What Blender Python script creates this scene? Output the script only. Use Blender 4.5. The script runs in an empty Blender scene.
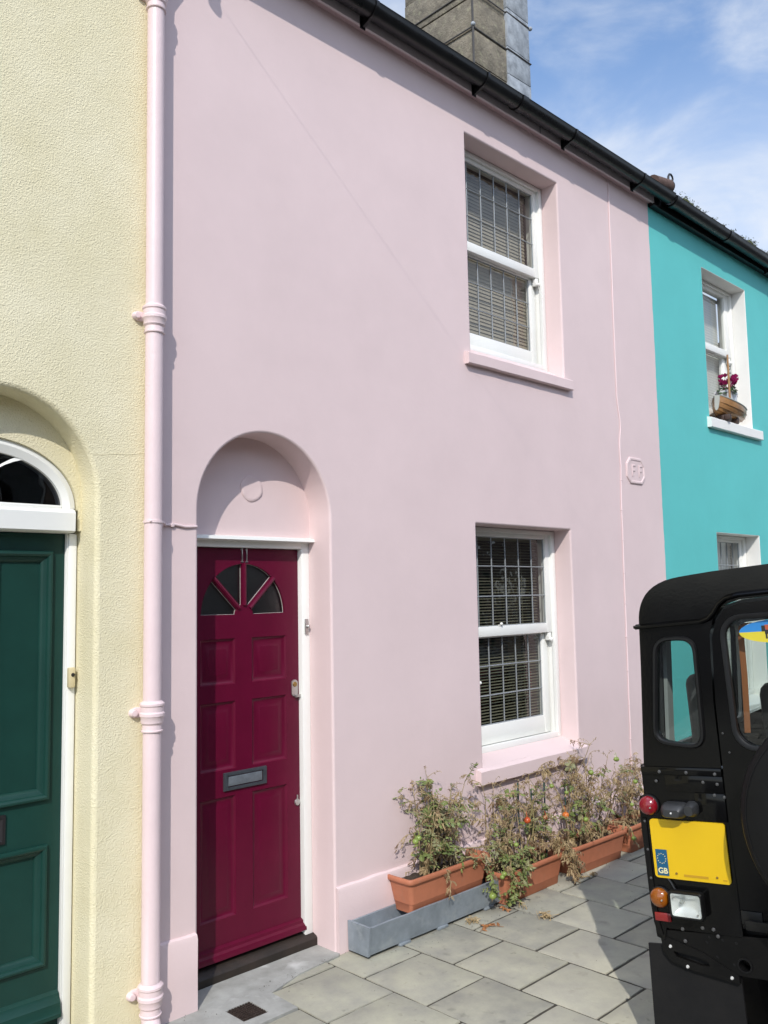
import bpy, bmesh, math, random
from mathutils import Vector, Matrix, noise
from mathutils.geometry import tessellate_polygon
R = math.radians
random.seed(11)
scene = bpy.context.scene
col = scene.collection

# ------------------------------------------------------------------ materials
def new_mat(name):
    m = bpy.data.materials.new(name); m.use_nodes = True
    nt = m.node_tree
    return m, nt, nt.nodes['Principled BSDF']

def mat(name, base, rough=0.5, metal=0.0, var=0.0, vscale=3.0, dark=None, bumps=(), coat=0.0, spec=0.5,
        trans=0.0, rvar=0.0, sub=None, spots=None):
    """Principled surface with noise colour variation and a chain of bumps (kind, scale, distance, strength)."""
    m, nt, p = new_mat(name)
    N, L = nt.nodes, nt.links
    p.inputs['Roughness'].default_value = rough
    p.inputs['Metallic'].default_value = metal
    p.inputs['Specular IOR Level'].default_value = spec
    p.inputs['Coat Weight'].default_value = coat
    p.inputs['Coat Roughness'].default_value = 0.06
    p.inputs['Transmission Weight'].default_value = trans
    tc = N.new('ShaderNodeTexCoord')
    if var > 0 or dark:
        nz = N.new('ShaderNodeTexNoise'); nz.inputs['Scale'].default_value = vscale
        nz.inputs['Detail'].default_value = 6; nz.inputs['Roughness'].default_value = 0.62
        L.new(tc.outputs['Object'], nz.inputs['Vector'])
        rp = N.new('ShaderNodeValToRGB')
        d = dark or tuple(c * (1 - var) for c in base)
        b2 = base if dark else tuple(min(1, c * (1 + var * 0.6)) for c in base)
        rp.color_ramp.elements[0].color = (*d, 1); rp.color_ramp.elements[0].position = 0.32
        rp.color_ramp.elements[1].color = (*b2, 1); rp.color_ramp.elements[1].position = 0.68
        L.new(nz.outputs['Fac'], rp.inputs['Fac'])
        out = rp.outputs['Color']
        if spots:                                   # spots = (colour, scale, low, high, amount)
            n2 = N.new('ShaderNodeTexNoise'); n2.inputs['Scale'].default_value = spots[1]; n2.inputs['Detail'].default_value = 5
            L.new(tc.outputs['Object'], n2.inputs['Vector'])
            r2 = N.new('ShaderNodeMapRange'); r2.inputs['From Min'].default_value = spots[2]; r2.inputs['From Max'].default_value = spots[3]
            r2.inputs['To Max'].default_value = spots[4]
            L.new(n2.outputs['Fac'], r2.inputs['Value'])
            mx = N.new('ShaderNodeMix'); mx.data_type = 'RGBA'
            L.new(r2.outputs['Result'], mx.inputs['Factor']); L.new(out, mx.inputs['A']); mx.inputs['B'].default_value = (*spots[0], 1)
            out = mx.outputs['Result']
        L.new(out, p.inputs['Base Color'])
        if rvar:
            r3 = N.new('ShaderNodeMapRange'); r3.inputs['To Min'].default_value = rough - rvar; r3.inputs['To Max'].default_value = rough + rvar
            r3.inputs['From Min'].default_value = 0.3; r3.inputs['From Max'].default_value = 0.7
            L.new(nz.outputs['Fac'], r3.inputs['Value']); L.new(r3.outputs['Result'], p.inputs['Roughness'])
    else:
        p.inputs['Base Color'].default_value = (*base, 1)
    prev = None
    for kind, sc, dist, st in bumps:
        if kind == 'noise':
            t = N.new('ShaderNodeTexNoise'); t.inputs['Scale'].default_value = sc; t.inputs['Detail'].default_value = 4; o = t.outputs['Fac']
        elif kind == 'voronoi':
            t = N.new('ShaderNodeTexVoronoi'); t.feature = 'SMOOTH_F1'; t.inputs['Scale'].default_value = sc; o = t.outputs['Distance']
        else:
            t = N.new('ShaderNodeTexWave'); t.inputs['Scale'].default_value = sc; o = t.outputs['Fac']
            t.inputs['Distortion'].default_value = 3; t.inputs['Detail'].default_value = 3
        L.new(tc.outputs['Object'], t.inputs['Vector'])
        b = N.new('ShaderNodeBump'); b.inputs['Strength'].default_value = st; b.inputs['Distance'].default_value = dist
        L.new(o, b.inputs['Height'])
        if prev: L.new(prev.outputs['Normal'], b.inputs['Normal'])
        prev = b
    if prev: L.new(prev.outputs['Normal'], p.inputs['Normal'])
    return m

def glass(name, tint=(1, 1, 1), rough=0.0, ior=1.5, bump=None):
    m = bpy.data.materials.new(name); m.use_nodes = True
    nt = m.node_tree; N, L = nt.nodes, nt.links
    N.remove(N['Principled BSDF'])
    tr = N.new('ShaderNodeBsdfTransparent'); tr.inputs['Color'].default_value = (*tint, 1)
    gl = N.new('ShaderNodeBsdfGlossy'); gl.inputs['Roughness'].default_value = rough
    ge = N.new('ShaderNodeNewGeometry')
    dt = N.new('ShaderNodeVectorMath'); dt.operation = 'DOT_PRODUCT'
    L.new(ge.outputs['Normal'], dt.inputs[0]); L.new(ge.outputs['Incoming'], dt.inputs[1])
    def M_(op, a, b=None):
        n_ = N.new('ShaderNodeMath'); n_.operation = op
        if hasattr(a, 'links'): L.new(a, n_.inputs[0])
        else: n_.inputs[0].default_value = a
        if b is not None: n_.inputs[1].default_value = b
        return n_.outputs['Value']
    c_ = M_('ABSOLUTE', dt.outputs['Value']); i_ = M_('MULTIPLY', c_, -1.0); i_ = M_('ADD', i_, 1.0); i_ = M_('POWER', i_, 5.0)
    f0 = 2 * ((ior - 1) / (ior + 1)) ** 2
    i_ = M_('MULTIPLY', i_, 1 - f0); fac = M_('ADD', i_, f0)
    mx = N.new('ShaderNodeMixShader')
    if bump:
        tc = N.new('ShaderNodeTexCoord'); n = N.new('ShaderNodeTexNoise'); n.inputs['Scale'].default_value = bump[0]
        b = N.new('ShaderNodeBump'); b.inputs['Distance'].default_value = bump[1]; b.inputs['Strength'].default_value = bump[2]
        L.new(tc.outputs['Object'], n.inputs['Vector']); L.new(n.outputs['Fac'], b.inputs['Height'])
        L.new(b.outputs['Normal'], gl.inputs['Normal'])
    L.new(fac, mx.inputs['Fac']); L.new(tr.outputs['BSDF'], mx.inputs[1]); L.new(gl.outputs['BSDF'], mx.inputs[2])
    L.new(mx.outputs['Shader'], N['Material Output'].inputs['Surface'])
    return m

M = {}
M['pink'] = mat('pink_render', (0.705, 0.560, 0.550), 0.66, var=0.045, vscale=1.7, spec=0.25,
                bumps=(('noise', 1.6, 0.03, 0.10), ('noise', 9, 0.006, 0.13), ('noise', 38, 0.003, 0.16), ('noise', 170, 0.0012, 0.35)))
M['pink_gloss'] = mat('pink_gloss_paint', (0.725, 0.578, 0.580), 0.42, var=0.03, vscale=6,
                bumps=(('noise', 30, 0.003, 0.3), ('noise', 160, 0.001, 0.3)))
M['yellow'] = mat('yellow_roughcast', (0.765, 0.705, 0.500), 0.85, dark=(0.705, 0.642, 0.425), vscale=3.0, spec=0.15,
                bumps=(('noise', 2.2, 0.03, 0.2), ('voronoi', 150, 0.0034, 0.6), ('voronoi', 260, 0.0026, 0.65), ('noise', 60, 0.003, 0.25)))
M['teal'] = mat('turquoise_render', (0.112, 0.505, 0.485), 0.6, var=0.05, vscale=1.6, spec=0.3,
                bumps=(('noise', 1.6, 0.03, 0.12), ('noise', 11, 0.006, 0.2), ('noise', 120, 0.0012, 0.3)))
M['white'] = mat('white_gloss', (0.80, 0.80, 0.76), 0.32, var=0.02, vscale=8, bumps=(('noise', 40, 0.001, 0.3),))
M['white_wall'] = mat('white_masonry', (0.78, 0.77, 0.73), 0.6, var=0.03, vscale=5, bumps=(('noise', 25, 0.004, 0.3),))
M['burgundy'] = mat('burgundy_gloss', (0.102, 0.0026, 0.0215), 0.36, var=0.12, vscale=5, spec=0.28, bumps=(('noise', 45, 0.0008, 0.35), ('noise', 7, 0.004, 0.2)))
M['green'] = mat('green_gloss', (0.0085, 0.043, 0.034), 0.36, var=0.12, vscale=5, spec=0.3, bumps=(('noise', 45, 0.0008, 0.35), ('noise', 7, 0.004, 0.2)))
M['lead'] = mat('lead_came', (0.30, 0.32, 0.33), 0.45, metal=0.3, var=0.1, vscale=20)
M['fascia'] = mat('fascia_paint', (0.62, 0.54, 0.55), 0.5, var=0.08, vscale=6)
M['soffit'] = mat('soffit_paint', (0.55, 0.40, 0.42), 0.6, var=0.06, vscale=5)
M['gutter'] = mat('black_gutter', (0.0055, 0.0055, 0.006), 0.32, var=0.2, vscale=9, rvar=0.08, spec=0.4)
M['slate'] = mat('roof_slate', (0.035, 0.034, 0.036), 0.7, var=0.35, vscale=14, bumps=(('noise', 40, 0.004, 0.5),), spots=((0.10, 0.10, 0.06), 9, 0.55, 0.7, 0.6))
M['clay'] = mat('clay_tile', (0.095, 0.055, 0.042), 0.85, var=0.3, vscale=20)
M['stone'] = mat('chimney_stone', (0.225, 0.195, 0.145), 0.9, dark=(0.115, 0.10, 0.075), vscale=9,
                 bumps=(('noise', 11, 0.03, 0.6), ('noise', 60, 0.012, 0.7)), spots=((0.28, 0.265, 0.175), 16, 0.55, 0.70, 0.55))
M['flash'] = mat('lead_flashing', (0.36, 0.39, 0.42), 0.6, dark=(0.17, 0.185, 0.20), vscale=11, metal=0.0, bumps=(('noise', 20, 0.008, 0.5),))
M['strap'] = mat('dark_strap', (0.05, 0.045, 0.04), 0.6, var=0.2)
M['steel'] = mat('brushed_steel', (0.55, 0.54, 0.52), 0.32, metal=0.9, var=0.1, vscale=30)
M['brass'] = mat('old_brass', (0.40, 0.27, 0.10), 0.35, metal=0.9, var=0.1, vscale=40)
M['iron'] = mat('grey_iron', (0.085, 0.095, 0.11), 0.42, metal=0.55, var=0.2, vscale=30)
M['dark'] = mat('dark_metal', (0.022, 0.02, 0.022), 0.45, metal=0.3, var=0.2)
M['timber_dark'] = mat('wet_timber', (0.030, 0.020, 0.014), 0.6, dark=(0.014, 0.010, 0.007), vscale=9, bumps=(('noise', 30, 0.004, 0.5),))
M['ivory'] = mat('ivory_plastic', (0.62, 0.53, 0.32), 0.4, var=0.04)
M['slab'] = mat('paving_stone', (0.40, 0.385, 0.292), 0.85, dark=(0.285, 0.275, 0.232), vscale=5.5, spec=0.25,
                bumps=(('noise', 9, 0.008, 0.3), ('noise', 90, 0.002, 0.6)), spots=((0.13, 0.124, 0.10), 19, 0.63, 0.78, 0.6))
M['slab2'] = mat('paving_stone_pale', (0.44, 0.422, 0.325), 0.85, dark=(0.32, 0.307, 0.262), vscale=4.2, spec=0.25,
                bumps=(('noise', 9, 0.008, 0.3), ('noise', 90, 0.002, 0.6)), spots=((0.19, 0.18, 0.15), 9, 0.60, 0.76, 0.5))
M['slab3'] = mat('paving_stone_dull', (0.36, 0.346, 0.268), 0.85, dark=(0.245, 0.238, 0.205), vscale=6.5, spec=0.25,
                bumps=(('noise', 9, 0.008, 0.3), ('noise', 90, 0.002, 0.6)), spots=((0.13, 0.127, 0.105), 14, 0.61, 0.76, 0.6))
M['joint'] = mat('joint_dirt', (0.075, 0.066, 0.048), 0.95, dark=(0.026, 0.023, 0.018), vscale=22, bumps=(('noise', 60, 0.01, 0.8),))
M['cement'] = mat('cement', (0.40, 0.40, 0.37), 0.85, dark=(0.25, 0.25, 0.225), vscale=6, bumps=(('noise', 14, 0.008, 0.5), ('noise', 90, 0.002, 0.5)),
                spots=((0.60, 0.60, 0.57), 7, 0.58, 0.70, 0.6))
M['road'] = mat('asphalt', (0.055, 0.054, 0.052), 0.9, dark=(0.04, 0.04, 0.04), vscale=12, bumps=(('noise', 150, 0.006, 0.8),))
M['kerb'] = mat('kerb_stone', (0.30, 0.29, 0.26), 0.8, var=0.2, vscale=10, bumps=(('noise', 60, 0.003, 0.6),))
M['pewter'] = mat('dull_pewter', (0.16, 0.18, 0.20), 0.45, metal=0.3, var=0.25, vscale=25)
M['cover'] = mat('cast_iron', (0.055, 0.040, 0.032), 0.6, metal=0.4, var=0.4, vscale=60)
M['terracotta'] = mat('terracotta_plastic', (0.46, 0.165, 0.088), 0.6, dark=(0.39, 0.142, 0.076), vscale=12, spec=0.35,
                bumps=(('noise', 50, 0.001, 0.3),), spots=((0.36, 0.20, 0.14), 18, 0.60, 0.76, 0.35))
M['soil'] = mat('dry_soil', (0.062, 0.042, 0.028), 0.95, var=0.5, vscale=60, bumps=(('noise', 70, 0.02, 1.0),))
M['trough'] = mat('grey_wood', (0.25, 0.285, 0.315), 0.7, dark=(0.16, 0.185, 0.205), vscale=8, bumps=(('noise', 35, 0.004, 0.4),),
                spots=((0.31, 0.34, 0.35), 12, 0.55, 0.72, 0.7))
M['stem'] = mat('tomato_stem', (0.225, 0.215, 0.085), 0.7, dark=(0.28, 0.20, 0.10), vscale=10)
M['drystem'] = mat('dry_stem', (0.40, 0.31, 0.175), 0.8, dark=(0.23, 0.165, 0.085), vscale=14)
def leafmat(name, a, b):
    m = mat(name, a, 0.62, dark=b, vscale=24)
    p = m.node_tree.nodes['Principled BSDF']; p.inputs['Subsurface Weight'].default_value = 0.0
    return m
M['leaf'] = leafmat('tomato_leaf', (0.195, 0.225, 0.060), (0.085, 0.125, 0.035))
M['leaf_dry'] = leafmat('dry_leaf', (0.440, 0.330, 0.175), (0.250, 0.175, 0.085))
M['leaf_grey'] = leafmat('grey_green_leaf', (0.235, 0.225, 0.095), (0.150, 0.155, 0.080))
M['leaf_rust'] = leafmat('rusty_leaf', (0.36, 0.145, 0.045), (0.20, 0.09, 0.04))
M['leaf_brown'] = leafmat('dark_dry_leaf', (0.250, 0.155, 0.078), (0.120, 0.075, 0.040))
M['tom_red'] = mat('red_tomato', (0.50, 0.085, 0.022), 0.25, var=0.15, vscale=30)
M['tom_orange'] = mat('orange_tomato', (0.60, 0.16, 0.03), 0.25, var=0.15, vscale=30)
M['tom_green'] = mat('green_tomato', (0.22, 0.29, 0.065), 0.3, var=0.15, vscale=30)
M['cane'] = mat('green_cane', (0.035, 0.075, 0.065), 0.5, var=0.1)
M['moss'] = mat('moss', (0.085, 0.095, 0.028), 0.9, dark=(0.035, 0.042, 0.015), vscale=30)
M['black'] = mat('black_car_paint', (0.0020, 0.0020, 0.0023), 0.11, dark=(0.0034, 0.0033, 0.0032), vscale=4, spec=0.24, rvar=0.05,
                 bumps=(('noise', 90, 0.0004, 0.2),))
M['black2'] = mat('black_frame_paint', (0.0028, 0.0028, 0.0028), 0.42, dark=(0.006, 0.0056, 0.0052), vscale=8, spec=0.2, bumps=(('noise', 40, 0.002, 0.4),))
M['rubber'] = mat('black_rubber', (0.006, 0.006, 0.0063), 0.45, var=0.2, vscale=12, spec=0.3)
M['flap'] = mat('mudflap_rubber', (0.0085, 0.0085, 0.0090), 0.6, dark=(0.0125, 0.012, 0.0118), vscale=9, spec=0.18, bumps=(('noise', 90, 0.001, 0.4),))
M['vinyl'] = mat('black_vinyl', (0.0065, 0.0065, 0.0070), 0.5, dark=(0.0045, 0.0045, 0.0045), vscale=5, spec=0.2, bumps=(('noise', 6, 0.01, 0.3), ('noise', 120, 0.001, 0.4)))
M['plate'] = mat('yellow_plate', (0.68, 0.435, 0.004), 0.38, var=0.02, vscale=10)
M['plate_blue'] = mat('plate_blue', (0.006, 0.085, 0.175), 0.35)
M['plate_mark'] = mat('plate_smudge', (0.48, 0.27, 0.012), 0.4)
M['plate_text'] = mat('plate_cream', (0.72, 0.66, 0.38), 0.4)
M['red_lens'] = mat('red_lens', (0.20, 0.005, 0.012), 0.18, coat=0.5, bumps=(('wave', 60, 0.001, 0.3),))
M['amber_lens'] = mat('amber_lens', (0.25, 0.068, 0.003), 0.16, coat=0.5, bumps=(('wave', 60, 0.001, 0.3),))
M['red_refl'] = mat('red_reflector', (0.22, 0.008, 0.010), 0.22, coat=0.5, bumps=(('voronoi', 160, 0.001, 0.5),))
M['clear_lens'] = mat('clear_lens', (0.40, 0.42, 0.40), 0.16, coat=0.8, dark=(0.24, 0.26, 0.25), vscale=18, bumps=(('wave', 40, 0.002, 0.4),))
M['grey_plastic'] = mat('dusty_plastic', (0.014, 0.0155, 0.0175), 0.42, dark=(0.030, 0.031, 0.033), vscale=16)
M['bolt'] = mat('pale_bolt', (0.62, 0.62, 0.60), 0.4, metal=0.2)
M['rivet'] = mat('worn_rivet', (0.10, 0.10, 0.10), 0.4, metal=0.4)
M['seat'] = mat('grey_vinyl_seat', (0.055, 0.058, 0.060), 0.6, var=0.2, vscale=8)
M['belt'] = mat('rust_strap', (0.30, 0.095, 0.025), 0.7, var=0.1)
M['headlining'] = mat('grey_trim', (0.32, 0.33, 0.33), 0.7, var=0.1)
M['stk_blue'] = mat('sticker_blue', (0.02, 0.20, 0.52), 0.4)
M['stk_yellow'] = mat('sticker_yellow', (0.60, 0.50, 0.03), 0.4)
M['stk_red'] = mat('sticker_red', (0.40, 0.08, 0.03), 0.4)
M['stk_dark'] = mat('sticker_dark', (0.02, 0.018, 0.015), 0.5)
M['blind_grey'] = mat('blind_taupe', (0.56, 0.48, 0.37), 0.55, var=0.08, vscale=10)
M['blind_dark'] = mat('blind_olive', (0.26, 0.245, 0.17), 0.55, var=0.08, vscale=10)
M['blind_white'] = mat('blind_white', (0.70, 0.70, 0.66), 0.55, var=0.04, vscale=10)
M['curtain'] = mat('curtain_cloth', (0.30, 0.23, 0.18), 0.9, var=0.2, vscale=12)
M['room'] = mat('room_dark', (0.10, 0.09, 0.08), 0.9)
M['roomred'] = mat('room_red_cushion', (0.35, 0.03, 0.03), 0.8)
M['boatwood'] = mat('varnished_wood', (0.40, 0.205, 0.070), 0.4, dark=(0.25, 0.115, 0.035), vscale=14, coat=0.2)
M['boatgrey'] = mat('grey_transom', (0.36, 0.37, 0.33), 0.6, var=0.1)
M['boatdark'] = mat('dark_cradle', (0.045, 0.022, 0.014), 0.6, var=0.2)
M['potblue'] = mat('pale_grey_pot', (0.60, 0.62, 0.64), 0.5, var=0.08)
M['petal'] = mat('magenta_petal', (0.42, 0.012, 0.135), 0.6, var=0.3, vscale=40)
M['fleaf'] = mat('cyclamen_leaf', (0.05, 0.10, 0.035), 0.5, var=0.3, vscale=30)
M['glass'] = glass('window_glass', (0.86, 0.88, 0.87), 0.0, 1.5, bump=(4, 0.004, 0.5))
M['glass_old'] = glass('leaded_glass', (0.72, 0.74, 0.73), 0.02, 1.52, bump=(9, 0.004, 0.6))
M['glass_door'] = glass('door_glass', (0.16, 0.18, 0.175), 0.30, 1.75, bump=(45, 0.0016, 0.6))
M['putty'] = mat('old_putty', (0.40, 0.38, 0.35), 0.6, var=0.2, vscale=40)
M['chrome'] = mat('lamp_reflector', (0.82, 0.83, 0.82), 0.38, metal=0.5)
M['brick'] = mat('dark_brick', (0.30, 0.22, 0.17), 0.85, dark=(0.2, 0.15, 0.115), vscale=9)
M['glass_lamp'] = glass('lamp_glass', (0.97, 0.98, 0.97), 0.05, 1.45, bump=(120, 0.001, 0.4))
M['glass_dark'] = glass('fanlight_glass', (0.16, 0.18, 0.21), 0.01, 1.5, bump=(5, 0.003, 0.4))
M['glass_car'] = glass('car_glass', (0.80, 0.86, 0.83), 0.0, 1.45)

# ------------------------------------------------------------------ mesh helpers
OFF = {}
class MB:
    def __init__(s): s.bm = bmesh.new(); s.mi = 0
    def face(s, pts):
        try:
            f = s.bm.faces.new([s.bm.verts.new(p) for p in pts]); f.material_index = s.mi; return f
        except ValueError: return None
    def box(s, x0, x1, y0, y1, z0, z1, bev=0.0, seg=2):
        r = bmesh.ops.create_cube(s.bm, size=1)
        vs = r['verts']
        for v in vs:
            v.co = Vector(((x0 + x1) / 2 + v.co.x * (x1 - x0), (y0 + y1) / 2 + v.co.y * (y1 - y0), (z0 + z1) / 2 + v.co.z * (z1 - z0)))
        fs = set(f for v in vs for f in v.link_faces)
        for f in fs: f.material_index = s.mi
        if bev > 0:
            es = set(e for v in vs for e in v.link_edges)
            bmesh.ops.bevel(s.bm, geom=list(es), offset=bev, segments=seg, affect='EDGES', profile=0.5)
        return s
    def rings(s, loops, closed=True, cap0=False, cap1=False):
        vl = [[s.bm.verts.new(p) for p in lp] for lp in loops]
        n = len(vl[0])
        for a, b in zip(vl, vl[1:]):
            for i in range(n if closed else n - 1):
                j = (i + 1) % n
                f = s.bm.faces.new((a[i], a[j], b[j], b[i])); f.material_index = s.mi
        if cap0: f = s.bm.faces.new(vl[0][::-1]); f.material_index = s.mi
        if cap1: f = s.bm.faces.new(vl[-1]); f.material_index = s.mi
        return s
    def tube(s, pts, rad, n=8, caps=True):
        pts = [Vector(p) for p in pts]
        if not hasattr(rad, '__len__'): rad = [rad] * len(pts)
        t = (pts[1] - pts[0]).normalized()
        up = Vector((0, 0, 1)) if abs(t.z) < 0.9 else Vector((1, 0, 0))
        a = t.cross(up).normalized(); loops = []
        for i, p in enumerate(pts):
            if i == 0: d = pts[1] - pts[0]
            elif i == len(pts) - 1: d = pts[-1] - pts[-2]
            else: d = (pts[i + 1] - pts[i]).normalized() + (pts[i] - pts[i - 1]).normalized()
            if d.length < 1e-9: d = t.copy()
            d.normalize(); a = (a - d * a.dot(d))
            a = a.normalized() if a.length > 1e-6 else d.orthogonal().normalized()
            b = d.cross(a)
            loops.append([p + (a * math.cos(2 * math.pi * k / n) + b * math.sin(2 * math.pi * k / n)) * rad[i] for k in range(n)])
        return s.rings(loops, True, caps, caps)
    def lathe(s, prof, axis='z', c=(0, 0, 0), n=24, caps=True):
        loops = []
        for r, h in prof:
            lp = []
            for k in range(n):
                u, v = r * math.cos(2 * math.pi * k / n), r * math.sin(2 * math.pi * k / n)
                q = {'z': (u, v, h), 'x': (h, u, v), 'y': (u, h, v)}[axis]
                lp.append((c[0] + q[0], c[1] + q[1], c[2] + q[2]))
            loops.append(lp)
        return s.rings(loops, True, caps, caps)
    def fill(s, outer, holes, f3):
        """flat polygon with holes; f3 maps (u,v) to a point"""
        polys = [[Vector((u, v, 0)) for u, v in outer]] + [[Vector((u, v, 0)) for u, v in h] for h in holes]
        flat = [p for pl in polys for p in pl]
        vs = [s.bm.verts.new(f3(p.x, p.y)) for p in flat]
        for t in tessellate_polygon(polys):
            try:
                f = s.bm.faces.new([vs[i] for i in t]); f.material_index = s.mi
            except ValueError: pass
        return s
    def plate(s, outer, holes, f3, d0, d1):
        """solid plate: f3 maps (u,v,d)"""
        s.fill(outer, holes, lambda u, v: f3(u, v, d0)); s.fill(outer, holes, lambda u, v: f3(u, v, d1))
        for lp in [outer] + list(holes):
            s.rings([[f3(u, v, d0) for u, v in lp], [f3(u, v, d1) for u, v in lp]])
        return s
    def ball(s, c, r, sx=1, sy=1, sz=1, sub=2):
        q = bmesh.ops.create_icosphere(s.bm, subdivisions=sub, radius=r)
        for v in q['verts']: v.co = Vector((c[0] + v.co.x * sx, c[1] + v.co.y * sy, c[2] + v.co.z * sz))
        for f in set(f for v in q['verts'] for f in v.link_faces): f.material_index = s.mi
        return s
    def build(s, name, mats, parent=None, smooth=True, angle=35, normals=True, merge=True):
        bm = s.bm
        if merge: bmesh.ops.remove_doubles(bm, verts=bm.verts, dist=1e-5)
        if normals: bmesh.ops.recalc_face_normals(bm, faces=bm.faces)
        me = bpy.data.meshes.new(name)
        root = parent
        while root is not None and root.parent is not None: root = root.parent
        off = OFF.get(root.name) if root is not None else None
        if off is not None: bmesh.ops.translate(bm, verts=bm.verts, vec=-off)
        bm.to_mesh(me); bm.free()
        if not isinstance(mats, (list, tuple)): mats = [mats]
        for m in mats: me.materials.append(m)
        if smooth:
            for p in me.polygons: p.use_smooth = True
            me.set_sharp_from_angle(angle=R(angle))
        o = bpy.data.objects.new(name, me); col.objects.link(o)
        if parent is not None: o.parent = parent
        return o

def thing(name, label, cat, loc=(0, 0, 0), group=None, shift=True):
    o = bpy.data.objects.new(name, None); col.objects.link(o)
    o.empty_display_size = 0.1
    o.location = loc
    o['label'] = label; o['category'] = cat
    if group: o['group'] = group
    if shift: OFF[o.name] = Vector(loc)
    return o
def tag(o, label, cat, group=None):
    o['label'] = label; o['category'] = cat
    if group: o['group'] = group
    return o
def structure(o): o['kind'] = 'structure'; return o
def recentre(o, loc):
    """move the origin of a top-level mesh to loc, geometry stays"""
    o.data.transform(Matrix.Translation(-Vector(loc))); o.location = loc; return o

def arc(cx, cz, rx, rz, a0, a1, n):
    return [(cx + rx * math.cos(R(a0 + (a1 - a0) * i / n)), cz + rz * math.sin(R(a0 + (a1 - a0) * i / n))) for i in range(n + 1)]
def rrect(x0, x1, z0, z1, r, n=4):
    return (arc(x1 - r, z1 - r, r, r, 0, 90, n) + arc(x0 + r, z1 - r, r, r, 90, 180, n) +
            arc(x0 + r, z0 + r, r, r, 180, 270, n) + arc(x1 - r, z0 + r, r, r, 270, 360, n))
def rect(x0, x1, z0, z1): return [(x0, z0), (x1, z0), (x1, z1), (x0, z1)]
XZ = lambda y: (lambda u, v: (u, y, v))
XZd = lambda u, v, d: (u, d, v)

# ------------------------------------------------------------------ camera
f_px = 869.85
yaw, pitch, roll = R(44.5699), R(5.42036), R(-1.10756)
fw = Vector((math.sin(yaw) * math.cos(pitch), math.cos(yaw) * math.cos(pitch), math.sin(pitch)))
rt = Vector((math.cos(yaw), -math.sin(yaw), 0)); up = rt.cross(fw)
rt, up = rt * math.cos(roll) + up * math.sin(roll), -rt * math.sin(roll) + up * math.cos(roll)
CAM = Vector((0, -3.3, 1.716))
cd = bpy.data.cameras.new('camera'); cam = bpy.data.objects.new('camera', cd); col.objects.link(cam)
cam.matrix_world = Matrix(((rt.x, up.x, -fw.x, CAM.x), (rt.y, up.y, -fw.y, CAM.y), (rt.z, up.z, -fw.z, CAM.z), (0, 0, 0, 1)))
cd.sensor_fit = 'VERTICAL'; cd.sensor_height = 24; cd.lens = 24 * f_px / 1024; cd.clip_end = 3000; cd.clip_start = 0.05
scene.camera = cam
scene.render.resolution_x = 768; scene.render.resolution_y = 1024

# ------------------------------------------------------------------ light and sky
SUN = Vector((1.15, 1.0, -1.24)).normalized()
sl = bpy.data.lights.new('sun', 'SUN'); sl.energy = 2.15; sl.angle = R(0.5); sl.color = (1.0, 0.955, 0.89)
so = bpy.data.objects.new('sun', sl); col.objects.link(so)
so.rotation_euler = SUN.to_track_quat('-Z', 'Y').to_euler(); so.location = (-6, -9, 12)
w = bpy.data.worlds.new('World'); scene.world = w; w.use_nodes = True
nt = w.node_tree; N, L = nt.nodes, nt.links
bg = N['Background']; bg.inputs['Strength'].default_value = 0.14
sky = N.new('ShaderNodeTexSky'); sky.sky_type = 'NISHITA'; sky.sun_disc = False
sky.sun_elevation = math.asin(-SUN.z); sky.sun_rotation = math.atan2(-SUN.x, -SUN.y)
sky.air_density = 1.0; sky.dust_density = 0.2; sky.ozone_density = 3.2
tc = N.new('ShaderNodeTexCoord')
mp = N.new('ShaderNodeMapping'); mp.inputs['Scale'].default_value = (1.0, 1.0, 1.9); mp.inputs['Location'].default_value = (5.1, 0.8, 2.2)
n1 = N.new('ShaderNodeTexNoise'); n1.inputs['Scale'].default_value = 5.5; n1.inputs['Detail'].default_value = 10; n1.inputs['Roughness'].default_value = 0.56
n1.inputs['Distortion'].default_value = 0.25
rp = N.new('ShaderNodeMapRange'); rp.inputs['From Min'].default_value = 0.39; rp.inputs['From Max'].default_value = 0.82; rp.interpolation_type = 'SMOOTHSTEP'
L.new(tc.outputs['Generated'], mp.inputs['Vector']); L.new(mp.outputs['Vector'], n1.inputs['Vector']); L.new(n1.outputs['Fac'], rp.inputs['Value'])
# cloud thickens toward the horizon
sp = N.new('ShaderNodeSeparateXYZ'); L.new(tc.outputs['Generated'], sp.inputs['Vector'])
hz = N.new('ShaderNodeMapRange'); hz.interpolation_type = 'SMOOTHSTEP'; hz.inputs['From Min'].default_value = 0.56; hz.inputs['From Max'].default_value = 0.32
hz.inputs['To Min'].default_value = 0.0; hz.inputs['To Max'].default_value = 0.62
L.new(sp.outputs['Z'], hz.inputs['Value'])
ad = N.new('ShaderNodeMath'); ad.operation = 'ADD'; ad.use_clamp = True
L.new(rp.outputs['Result'], ad.inputs[0]); L.new(hz.outputs['Result'], ad.inputs[1])
mu = N.new('ShaderNodeMath'); mu.operation = 'MULTIPLY'; mu.inputs[1].default_value = 0.85
L.new(ad.outputs['Value'], mu.inputs[0])
mx = N.new('ShaderNodeMix'); mx.data_type = 'RGBA'; mx.inputs['B'].default_value = (4.0, 4.25, 4.6, 1)
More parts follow.
